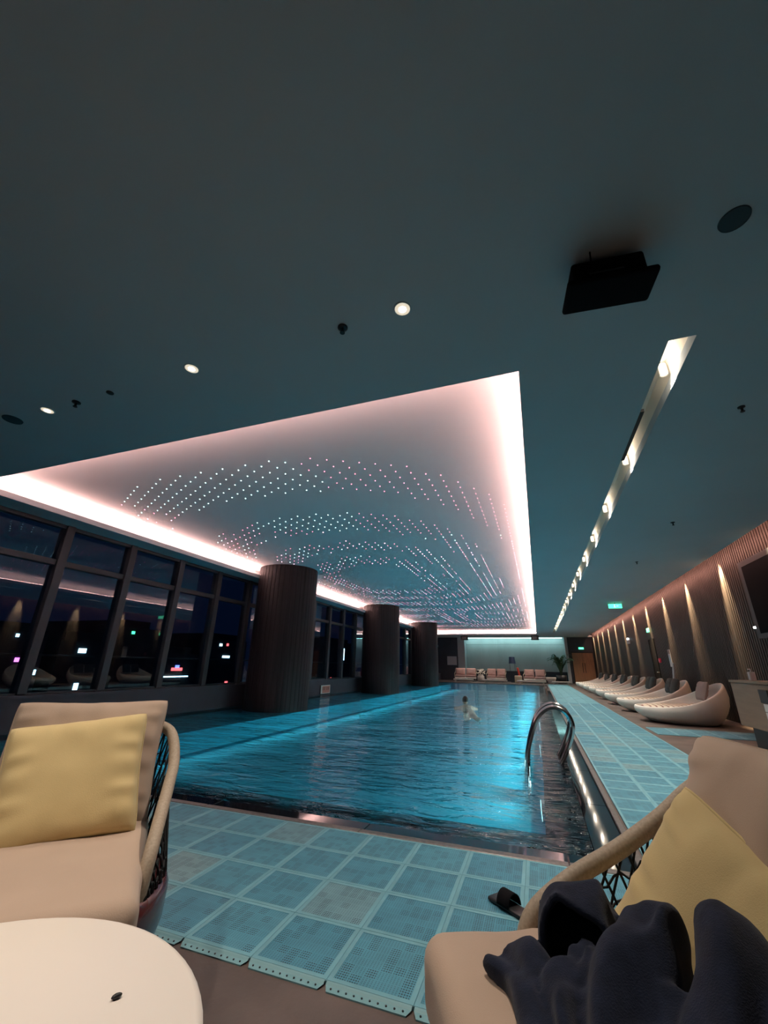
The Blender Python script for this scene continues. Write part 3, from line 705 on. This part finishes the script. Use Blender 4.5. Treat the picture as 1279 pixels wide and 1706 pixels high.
# crumpled navy towel on the seat of the near chair: arched folds thrown over each other, fused into one thick cloth
def towel():
    mb = MB()
    def fold(path, wid, base, ph, na=26, nb=22, end=0.5):
        P = spline(path, 6); n = len(P)-1
        def fn(a, b):
            k = a*n; i = min(int(k), n-1); p = P[i].lerp(P[i+1], k-i); t = (P[i+1]-P[i]); t.z = 0; t.normalize(); s = Vector((t.y, -t.x, 0))
            c = (b*2-1)*PI*0.5
            w_ = wid*(0.75+0.25*math.sin(PI*a))*(1+0.12*math.sin(a*7+ph))
            h_ = p.z-base
            x = math.copysign(abs(math.sin(c))**0.8, c)*w_*(1+0.10*math.sin(4*c+ph+a*3))
            z = base+h_*max(0.0, math.cos(c))**0.62+(0.010*math.sin(b*11+a*6+ph)-0.012*abs(math.sin(b*5.3-a*4+ph)))*math.cos(c)
            wob = 0.016*noise.noise((a*4+ph, b*4, ph))
            q = p+s*(x+wob); return (q.x, q.y, z+wob)
        mb.grid(fn, na, nb)
    B = 0.468
    fold([(0.06, 1.215, 0.472), (0.05, 1.185, 0.560), (0.030, 1.13, 0.610), (0.012, 1.05, 0.600)], 0.075, B, 0.3)
    fold([(0.035, 1.04, 0.545), (0.02, 1.0, 0.555), (-0.01, 0.94, 0.53), (-0.01, 0.85, 0.50)], 0.030, B, 3.3)
    fold([(-0.115, 1.075, 0.500), (-0.075, 1.03, 0.523), (-0.045, 0.96, 0.520), (-0.01, 0.87, 0.505), (0.02, 0.80, 0.49)], 0.052, B, 1.7)
    fold([(0.165, 1.11, 0.560), (0.152, 1.05, 0.632), (0.115, 0.98, 0.615), (0.065, 0.90, 0.565), (0.03, 0.81, 0.51)], 0.050, B, 2.9)
    fold([(0.262, 1.05, 0.540), (0.255, 0.99, 0.655), (0.220, 0.91, 0.655), (0.165, 0.82, 0.590), (0.11, 0.73, 0.52)], 0.048, B, 4.4)
    fold([(0.300, 0.98, 0.520), (0.285, 0.92, 0.600), (0.255, 0.84, 0.590), (0.20, 0.76, 0.545), (0.16, 0.69, 0.50)], 0.050, B, 5.6)
    fold([(-0.015, 0.95, 0.505), (0.05, 0.92, 0.535), (0.13, 0.89, 0.565), (0.20, 0.85, 0.55)], 0.060, B, 0.9)
    fold([(-0.05, 1.165, 0.535), (0.04, 1.165, 0.560), (0.12, 1.14, 0.545)], 0.030, B, 2.2)
    o = mb.build('towel', M_NAVY, smooth=True)
    md = o.modifiers.new('thick', 'SOLIDIFY'); md.thickness = 0.013; md.offset = 0.0
    md = o.modifiers.new('fuse', 'REMESH'); md.mode = 'VOXEL'; md.voxel_size = 0.0045; md.use_smooth_shade = True
    md = o.modifiers.new('soft', 'SMOOTH'); md.iterations = 4; md.factor = 0.5
    tag(o, 'crumpled dark navy towel heaped on the tan seat of the near chair', 'towel')
towel()

# black strapped sandal on the mat
sd = empty('sandal', (-0.235, 2.36, 0.0125), 0.9, 'small black strapped sandal on the teal mat behind the chair arm', 'sandal'); sd.scale = (0.72, 0.72, 0.72)
shade_angle(MB().rbox(-0.05, 0.05, -0.13, 0.13, 0, 0.025, 0.012, 3).build('sole', M_BLACK, sd))
st = MB()
st.grid(lambda a, b: (0.052*math.cos(PI*a), -0.05+0.09*b, 0.02+0.06*math.sin(PI*a)), 12, 4)
o = st.build('strap', M_BLACKM, sd, True); o.modifiers.new('thick', 'SOLIDIFY').thickness = 0.008

# ================================================================== POOL LADDER
ld = empty('pool_ladder', (0, 5.79, 0), 0, 'stainless steel pool ladder with arched handrails at the pool edge', 'ladder')
arch = [(-0.30, 0, -1.0), (-0.265, 0, -0.30), (-0.235, 0, 0.02), (-0.17, 0, 0.24), (-0.08, 0, 0.44), (0.03, 0, 0.545), (0.14, 0, 0.57), (0.25, 0, 0.52), (0.305, 0, 0.41), (0.285, 0, 0.28), (0.20, 0, 0.10), (0.115, 0, -0.05), (0.10, 0, -0.09)]
for dy in (0.0, 0.52):
    MB().tube(spline([(x, dy, z) for x, _, z in arch], 6), 0.028, 12).build('handrail', M_STEEL, ld, True)
    MB().lathe([(0.045, -0.088), (0.045, -0.075), (0.024, -0.07)], 20, (0.10, dy)).build('flange', M_STEEL, ld, True)
for z in (-0.35, -0.62, -0.89):
    MB().rbox(-0.33, -0.23, 0, 0.52, z-0.015, z+0.015, 0.005, 1).build('tread', M_STEEL, ld)

# ================================================================== DAYBEDS
def daybed_shell():
    mb = MB(); n = 56; a, b = 0.83, 0.76
    def rim(th):
        x = a*math.cos(th); y_ = b*math.sin(th)*(1+0.10*math.cos(th)); s = (x+a)/(2*a)
        return x, y_, 0.29+0.485*s**2.5
    def outer(th, t):
        x, y_, z = rim(th); f = 0.66+0.34*math.sin(min(1, t*1.12)*PI/2)**0.75
        cx = 0.06*(1-t)
        bulge = 1+0.05*math.sin(PI*t)
        return (x*f*bulge+cx, y_*f*bulge, z*t)
    rows = [[outer(2*PI*k/n, t) for k in range(n)] for t in (0, 0.02, 0.08, 0.18, 0.32, 0.5, 0.7, 0.88, 0.97, 1.0)]
    for f, dz in ((0.985, 0.012), (0.955, 0.010), (0.935, -0.02), (0.91, -0.10)):
        r = []
        for k in range(n):
            x, y_, z = rim(2*PI*k/n); r.append((x*f, y_*f, z+dz))
        rows.append(r)
    r = []
    for k in range(n):
        x, y_, z = rim(2*PI*k/n); r.append((x*0.86, y_*0.86, 0.22))
    rows.append(r)
    for r in rows: mb.v += r
    for i in range(len(rows)-1):
        for k in range(n):
            k2 = (k+1) % n; mb.f.append((i*n+k, i*n+k2, (i+1)*n+k2, (i+1)*n+k))
    mb.f.append(tuple(reversed(range(n)))); mb.f.append(tuple((len(rows)-1)*n+k for k in range(n)))
    return mb.mesh('shell', M_SHELL, True)
SH = daybed_shell()
def mattress():
    mb = MB()
    def z(u): return 0.295+0.06*max(0, (u+0.1))**1.5
    prof = [(1.0, -0.06), (1.02, -0.03), (1.0, 0.0), (0.93, 0.022), (0.6, 0.035), (0.02, 0.04)]
    n = 40; rows = []
    for (f, dz) in prof:
        r = []
        for k in range(n):
            th = 2*PI*k/n; u = math.cos(th)
            x = 0.70*u*f; y_ = 0.62*math.sin(th)*f*(1+0.1*u); r.append((x, y_, z(u*f)+dz))
        rows.append(r)
    for r in rows: mb.v += r
    for i in range(len(rows)-1):
        for k in range(n):
            k2 = (k+1) % n; mb.f.append((i*n+k, i*n+k2, (i+1)*n+k2, (i+1)*n+k))
    mb.f.append(tuple((len(rows)-1)*n+k for k in range(n)))
    return mb.mesh('mattress', M_STRIPE, True)
MT = mattress()
ORD = ['first', 'second', 'third', 'fourth', 'fifth', 'sixth', 'seventh', 'eighth']
PB = None
for i in range(8):
    yb = 11.0+2.28*i
    lb = 'white boat-shaped daybed nearest to the tan cabinet' if i == 0 else 'white boat-shaped daybed, %s in the row counted from the tan cabinet' % ORD[i]
    t = empty('daybed', (2.72, yb, 0.0), 0, lb, 'daybed', 'row of white daybeds by the timber wall')
    link('shell', SH, t); link('mattress', MT, t)
    pc = M_PPIL if i == 0 else M_DPIL
    for s in ((0.0,) if i == 0 else (-0.23, 0.23)):
        p = pillow('pillow', 0.50 if i == 0 else 0.42, 0.40, 0.14, pc, None, i+s, n=14)
        frame(p, (2.72+0.50, yb+s+(0.12 if i == 0 else 0), 0.60+(0.02 if i == 0 else 0.04)), (0, 1, 0), (0.35, 0, 1))
        if i == 0: tag(p, 'mauve pillow propped in the daybed nearest the tan cabinet', 'pillow')
        else: tag(p, 'dark grey pillow on the %s side in the %s daybed from the cabinet' % ('near' if s < 0 else 'far', ORD[i]), 'pillow', 'dark pillows in the daybeds')

# cabinet with tablet and paper
cb = empty('cabinet', (2.98, 7.35, 0), 0, 'tan wooden cabinet on a black plinth beside the nearest daybed', 'cabinet')
MB().box(-0.18, 0.42, -0.75, 0.55, 0, 0.29).build('plinth', M_BLACK, cb)
MB().rbox(-0.27, 0.45, -0.85, 0.66, 0.29, 0.865, 0.006, 1).build('carcass', M_OAK, cb)
MB().rbox(-0.285, 0.46, -0.86, 0.675, 0.866, 0.90, 0.004, 1).build('top_board', M_OAK, cb)
o = MB().rbox(2.685, 2.705, 6.90, 7.13, 0.64, 0.80, 0.004, 1).build('tablet', M_BLACK); tag(o, 'dark tablet screen on the side of the tan cabinet', 'tablet')
o = MB().box(2.696, 2.708, 6.55, 7.10, 0.45, 0.63).build('notice', M_PAPER); tag(o, 'white paper notice below the tablet on the tan cabinet', 'notice')
tx = MB()
for j in range(4): tx.box(2.6945, 2.6962, 6.62, 6.62+0.25+0.12*((j*7) % 3), 0.60-0.035*j, 0.607-0.035*j)
tx.build('print', M_INK, o)
o = MB().rbox(-0.035, 0.035, -0.035, 0.035, 0, 0.115, 0.006, 1).build('dispenser', M_PAPER, loc=(2.90, 7.75, 0.90)); MB().tube([(0, 0, 0.115), (0, 0, 0.15), (-0.03, 0, 0.15)], 0.008, 6).build('nozzle', M_PAPER, o)
tag(o, 'small pale dispenser standing on the tan cabinet', 'dispenser')

# wall fittings on the timber wall
tv = empty('wall_screen', (RX-0.02, 8.5, 2.3), 0, 'large dark wall screen in a grey frame on the timber wall', 'screen')
MB().box(-0.08, 0, -1.2, 0.95, -0.72, 0.66).build('frame', M_MULL, tv); MB().box(-0.085, -0.079, -1.12, 0.83, -0.64, 0.56).build('screen', M_BLACKM, tv)
o = MB().rbox(RX-0.10, RX-0.02, 9.44, 9.56, 1.76, 1.80, 0.006, 1).build('indicator_lamp', E_WHITE); tag(o, 'tiny bright white lamp at the lower corner of the wall screen', 'lamp')
po = MB().box(RX-0.022, RX-0.013, 15.45, 15.70, 1.12, 1.62).build('poster', M_PAPER); tag(po, 'narrow pale notice on the timber wall near the dark doorway', 'notice')
MB().box(RX-0.024, RX-0.0215, 15.46, 15.69, 1.50, 1.61).build('header', M_PPIL, po)
al = empty('fire_alarm', (RX-0.012, 16.75, 1.32), 0, 'small red fire alarm box on the timber wall beside the doorway', 'fire alarm')
MB().rbox(-0.05, 0, -0.07, 0.07, -0.07, 0.07, 0.008, 1).build('housing', mat('alarm_red', (0.6, 0.03, 0.08), 0.4), al); MB().tube([(-0.055, 0, 0), (-0.045, 0, 0)], 0.03, 10).build('button', M_PAPER, al)
o = empty('emergency_lamp', (RX-0.012, 21.2, 2.18), 0, 'small white twin emergency lamp on the timber wall', 'lamp')
MB().rbox(-0.08, 0, -0.12, 0.12, -0.10, 0.06, 0.01, 1).build('housing', M_PAPER, o); MB().tube([(-0.05, 0, 0.06), (-0.05, 0, 0.14)], 0.05, 10).build('head', E_WHITE, o)
o = empty('pole', (3.50, 14.6, 0), 0, 'tilted slim grey pole standing behind the daybeds', 'pole')
MB().tube([(0, 0, 0), (0.16, -0.12, 1.2)], 0.022, 8).build('shaft', M_STEEL, o); MB().tube([(0.10, -0.075, 0.72), (0.165, -0.125, 1.22)], 0.035, 8).build('grip', M_PAPER, o)

# depth notice at the pillar foot
sg = empty('notice_board', (-7.42, 14.45, -0.03), 0, 'small white and red notice board at the water edge by the first pillar', 'sign')
MB().rbox(0, 0.02, -0.36, 0.36, 0.03, 0.31, 0.004, 1).build('board', M_SIGNW, sg); MB().box(0.0205, 0.022, -0.26, 0.32, 0.05, 0.28).build('red_field', M_SIGNR, sg)
ink = MB()
for j, c in enumerate((-0.20, -0.08, 0.10, 0.22)):
    ink.box(0.0225, 0.0235, c-0.04, c-0.022, 0.14, 0.24).box(0.0225, 0.0235, c-0.02, c+0.035, 0.215, 0.235).box(0.0225, 0.0235, c-0.02, c+0.03, 0.165, 0.18).box(0.0225, 0.0235, c+0.005, c+0.018, 0.13, 0.25)
ink.build('characters', M_INK, sg)

# ================================================================== FAR END
def sofa(px, py, w, rz, label):
    t = empty('outdoor_sofa', (px, py, 0), rz, label, 'sofa', 'sofas at the far end')
    MB().rbox(-w/2, w/2, -0.40, 0.40, 0.20, 0.27, 0.02, 1).build('frame', M_WHITE, t)
    for sx in (-1, 1):
        for sy in (-1, 1): MB().tube([(sx*(w/2-0.06), sy*0.33, 0), (sx*(w/2-0.06), sy*0.33, 0.2)], 0.025, 6).build('leg', M_STEEL, t)
        MB().tube(spline([(sx*w/2, -0.36, 0.26), (sx*w/2, -0.36, 0.52), (sx*w/2, 0.3, 0.62), (sx*w/2, 0.38, 0.85)], 4), 0.025, 6).build('arm', M_TUBE, t)
    for k in (-1, 1):
        o = shade_angle(MB().rbox(k*w/4-w/4+0.02, k*w/4+w/4-0.02, -0.38, 0.28, 0.27, 0.42, 0.04, 2).build('seat_cushion', M_PINKC, t))
        b_ = pillow('back_cushion', w/2-0.04, 0.52, 0.18, M_PINKC, t, k+px, n=12); frame(b_, (k*w/4, 0.26, 0.66), (1, 0, 0), (0, 0.25, 1))
sofa(-5.15, 32.5, 1.55, 0.10, 'dusty pink cushioned sofa at the far end, left of three')
sofa(-2.97, 32.9, 1.35, 0.0, 'dusty pink cushioned sofa at the far end, middle of three')
sofa(-0.32, 32.8, 1.45, -0.08, 'dusty pink cushioned sofa at the far end, right of three')
for (x0, x1, yq, lb) in ((-5.85, -4.45, 31.5, 'low white bench in front of the left far sofa'), (-3.85, -2.15, 31.6, 'low white bench in front of the middle far sofa'), (-1.5, 0.40, 31.6, 'low white bench in front of the right far sofa'), (0.75, 1.9, 31.75, 'low white bench beside the dark potted plant')):
    t = empty('bench', ((x0+x1)/2, yq, 0), 0, lb, 'bench', 'low white benches at the far end'); q = (x1-x0)/2
    MB().rbox(-q, q, -0.2, 0.2, 0.09, 0.19, 0.015, 1).build('seat_slab', M_WHITE, t)
    for s in (-1, 1): MB().box(s*q*0.8-0.05, s*q*0.8+0.05, -0.15, 0.15, 0, 0.09).build('foot', M_WHITE, t)
def pot(px, py, r, h, label, m=M_WHITE):
    t = empty('planter', (px, py, 0), 0, label, 'planter'); MB().lathe([(r*0.5, 0), (r*0.62, 0.02), (r, h*0.8), (r, h), (r*0.9, h), (r*0.85, h*0.85), (0.01, h*0.85)], 24, capt=False).build('bowl', m, t, True); return t
pot(0.74, 32.6, 0.34, 0.42, 'white bowl planter right of the far sofas')
o = MB().rbox(-0.24, 0.24, -0.24, 0.24, 0, 0.46, 0.02, 2).build('cube_table', mat('cream', (0.72, 0.66, 0.46), 0.5), loc=(-1.42, 32.3, 0)); MB().box(-0.22, 0.22, -0.22, 0.22, 0.46, 0.475).build('top_plate', M_WHITE, o)
tag(o, 'cream cube side table left of the right far sofa', 'table')
fl = empty('flower_urn', (-4.00, 32.15, 0), 0, 'pale urn with cream flowers beside the left far sofa', 'planter')
MB().lathe([(0.14, 0), (0.26, 0.15), (0.24, 0.38), (0.16, 0.45), (0.2, 0.5)], 20).build('urn', M_SHELL, fl, True)
mb = MB(); rr = random.Random(5)
for k in range(40):
    a = rr.uniform(0, 6.28); q = rr.uniform(0, 0.3); zc = 0.55+rr.uniform(0, 0.3)
    mb.lathe([(0.015, zc-0.04), (0.05, zc), (0.02, zc+0.03)], 6, (q*math.cos(a), q*math.sin(a)))
tag(mb.build('blossoms', M_SHELL, fl), kind='stuff')
lp = empty('floor_lamp', (-1.80, 33.2, 0), 0, 'floor lamp with dark navy drum shade between the far sofas', 'lamp')
MB().lathe([(0.20, 0), (0.20, 0.03), (0.03, 0.05)], 20).build('base', M_BLACK, lp); MB().tube([(-0.16, 0, 0.03), (-0.18, 0, 1.30)], 0.014, 6).build('pole', M_BLACK, lp)
MB().tube([(0.16, 0, 0.03), (0.18, 0, 1.30)], 0.014, 6).build('pole', M_BLACK, lp)
MB().lathe([(0.24, 1.28), (0.20, 1.74)], 24).build('lamp_shade', M_NAVYSH, lp, angle=0.5)
t = empty('rescue_tube', (-1.42, 33.4, 0), 0, 'slim orange-red rescue tube leaning beside the dark floor lamp', 'rescue tube')
MB().tube(spline([(0.10, 0, 0.05), (0.05, 0, 0.45), (-0.02, 0, 0.85), (-0.06, 0, 1.0)], 4), [0.05]+[0.075]*11+[0.03], 8).build('float', M_ORANGE, t, True); MB().tube([(-0.06, 0, 1.0), (-0.14, 0, 1.12)], 0.012, 6).build('strap', M_BLACK, t)
# dark potted palm
pl = empty('potted_palm', (1.48, 33.5, 0), 0, 'dark leafy potted palm in front of the lit niche', 'plant')
MB().lathe([(0.28, 0), (0.36, 0.55), (0.33, 0.55), (0.30, 0.5), (0.01, 0.5)], 20, capt=False).build('pot', M_BLACK, pl, True)
for k in range(44):
    a = rr.uniform(0, 6.28); L_ = rr.uniform(0.6, 1.3); h0 = rr.uniform(0.9, 1.75); wd = rr.uniform(0.06, 0.11)
    d = Vector((math.cos(a), math.sin(a), 0)); s = Vector((-d.y, d.x, 0))
    mb = MB(); base = Vector((0, 0, 0.5))
    def fr2(p, q, d=d, s=s, L_=L_, h0=h0, wd=wd, base=base):
        c = base+d*(L_*0.75*p**1.3)+Vector((0, 0, h0*math.sin(p*2.0)*0.85)); ww = wd*math.sin(PI*min(1, p*0.9+0.1))*(2*q-1)
        return c+s*ww+Vector((0, 0, -abs(2*q-1)*0.03))
    mb.grid(fr2, 7, 2); mb.build('frond', M_LEAF, pl, True)
o = MB().box(-6.88, -6.12, FY-0.02, FY-0.002, 1.10, 1.76).build('whiteboard', M_PAPER); tag(o, 'white board on the dark far wall left of the niche', 'board')
MB().box(-6.9, -6.1, FY-0.025, FY-0.002, 1.07, 1.10).build('tray', M_STEEL, o)

# swimmer
def swimmer():
    t = empty('person', (-2.05, 13.2, -0.06), 0.3, 'dark-haired swimmer with only the head above water in mid pool', 'person')
    me = bpy.data.meshes.new('body'); bm = bmesh.new()
    J = [((0, 0, -0.22), .13), ((0, 0.10, -0.19), .13), ((0, 0.32, -0.13), .15), ((0, 0.46, -0.10), .13), ((0, 0.54, -0.06), .06), ((0, 0.60, -0.01), .06),
         ((0.18, 0.42, -0.11), .06), ((0.34, 0.58, -0.14), .045), ((0.26, 0.80, -0.12), .035), ((0.24, 0.90, -0.12), .03), ((-0.18, 0.42, -0.11), .06), ((-0.34, 0.58, -0.14), .045), ((-0.26, 0.80, -0.12), .035), ((-0.24, 0.90, -0.12), .03),
         ((0.10, -0.10, -0.24), .085), ((0.17, -0.48, -0.32), .06), ((0.14, -0.86, -0.26), .04), ((0.14, -1.02, -0.24), .03), ((-0.10, -0.10, -0.24), .085), ((-0.17, -0.48, -0.32), .06), ((-0.14, -0.86, -0.26), .04), ((-0.14, -1.02, -0.24), .03)]
    vs = [bm.verts.new(p) for p, _ in J]
    for a, b in ((0, 1), (1, 2), (2, 3), (3, 4), (4, 5), (3, 6), (6, 7), (7, 8), (8, 9), (3, 10), (10, 11), (11, 12), (12, 13), (0, 14), (14, 15), (15, 16), (16, 17), (0, 18), (18, 19), (19, 20), (20, 21)): bm.edges.new((vs[a], vs[b]))
    bm.to_mesh(me); bm.free(); me.materials.append(M_SKIN); o = link('body', me, t)
    md = o.modifiers.new('skin', 'SKIN')
    for k, (_, r) in enumerate(J): me.skin_vertices[0].data[k].radius = (r, r)
    me.skin_vertices[0].data[0].use_root = True
    o.modifiers.new('sub', 'SUBSURF').levels = 1; o.modifiers['sub'].render_levels = 2
    hd = MB().grid(lambda a, b: (0.078*math.cos(2*PI*a)*math.sin(PI*b), 0.66+0.10*math.sin(2*PI*a)*math.sin(PI*b)*(1), 0.09-0.115*math.cos(PI*b)), 20, 14)
    hd.grid(lambda a, b: (0.014*math.cos(2*PI*a)*math.sin(PI*b), 0.765+0.02*math.sin(2*PI*a)*math.sin(PI*b), 0.075-0.025*math.cos(PI*b)), 8, 6)
    for s in (-1, 1): hd.grid(lambda a, b: (s*0.08+0.012*math.cos(2*PI*a)*math.sin(PI*b), 0.65+0.02*math.sin(2*PI*a)*math.sin(PI*b), 0.08-0.03*math.cos(PI*b)), 8, 6)
    hd.build('head', M_SKIN, t, True)
    MB().grid(lambda a, b: (0.088*math.cos(2*PI*a)*math.sin(PI*0.62*b), 0.64+0.108*math.sin(2*PI*a)*math.sin(PI*0.62*b), 0.10+0.118*math.cos(PI*0.62*b)), 20, 10).build('hair', M_HAIR, t, True)
    for s in (-1, 1): MB().grid(lambda a, b: (s*0.03+0.011*math.cos(2*PI*a)*math.sin(PI*b), 0.752+0.008*math.sin(2*PI*a)*math.sin(PI*b), 0.10-0.008*math.cos(PI*b)), 8, 6).build('eye', M_BLACK, t, True)
    MB().box(-0.022, 0.022, 0.745, 0.758, 0.033, 0.040).build('mouth', M_ORANGE, t)
swimmer()

# ================================================================== NIGHT CITY BEYOND THE GLASS
def building(x0, x1, y0, y1, z1, lights, label):
    t = empty('building', ((x0+x1)/2, (y0+y1)/2, -120), 0, label, 'building', 'buildings across the city')
    c = Vector(((x0+x1)/2, (y0+y1)/2, -120))
    MB().box(x0-c.x, x1-c.x, y0-c.y, y1-c.y, 0, z1+120).box(x0-c.x+2, x1-c.x-2, y0-c.y+2, y1-c.y-2, z1+120, z1+122).build('tower', M_CITY, t)
    for (ly, lz, w_, h_, m, nm) in lights:
        MB().box(x1-c.x-0.1, x1-c.x+0.15, ly-c.y-w_/2, ly-c.y+w_/2, lz+120-h_/2, lz+120+h_/2).build(nm, m, t)
LW = 'lit_window'
building(-125, -100, 48, 62, 6, [(56.2, 5.3, 0.6, 0.6, E_CITY, LW), (57.7, 0.6, 1.3, 0.8, E_CITYM, 'sign_panel'), (60.9, -1.8, 1.4, 1.0, E_CITY, LW)], 'dark tower with a magenta sign, far left beyond the glass')
building(-130, -100, 65, 76, 5, [(70.3, 2.8, 1.8, 1.0, E_CITY, LW), (70.9, -5.1, 1.0, 1.8, E_CITY, LW), (68.0, -9, 0.5, 0.5, E_CITY, LW)], 'dark tower with one bright window, second beyond the glass')
building(-140, -100, 79, 91, 9, [(82.5, 7.75, 0.9, 0.7, E_EXITREFL, 'exit_reflection'), (87.0, -6.3, 1.3, 0.9, E_CITY, LW), (82.7, -7.3, 1.2, 0.8, E_CITYR, LW)], 'dark tower beyond the glass, with the exit sign reflection put on as a green light')  # green light stands in for the exit sign's reflection in the pane
building(-130, -100, 94, 108, 3, [(99.4, -1.3, 4.0, 0.8, E_CITYR, 'sign_panel'), (99.4, -0.6, 1.4, 0.8, E_CITYB, 'sign_panel'), (99.6, -3.3, 9.0, 0.3, E_CITY, 'light_band')], 'low dark tower with a red and blue sign beyond the glass')
building(-130, -100, 112, 130, 8, [(116.4, 6.3, 1.2, 0.8, E_CITY, LW), (119.7, 6.5, 0.9, 0.8, E_CITYR, LW), (119.7, 2.6, 3.5, 0.7, E_CITY, 'light_band'), (121.6, -5.7, 1.3, 1.1, E_CITYR, LW)]+[(127, z_, 0.5, 0.5, E_CITY, LW) for z_ in range(-20, 7, 2)], 'tower with a column of lit windows seen left of the first pillar')
building(-130, -100, 190, 225, 12, [(200, -6, 1, 1, E_CITYR, LW), (212, -8, 2, 2, E_CITY, LW), (214, 6, 1.5, 6, E_CITY, LW), (220, -7, 1, 1, E_CITY, LW)], 'tower with a tall lit window between the first and second pillars')
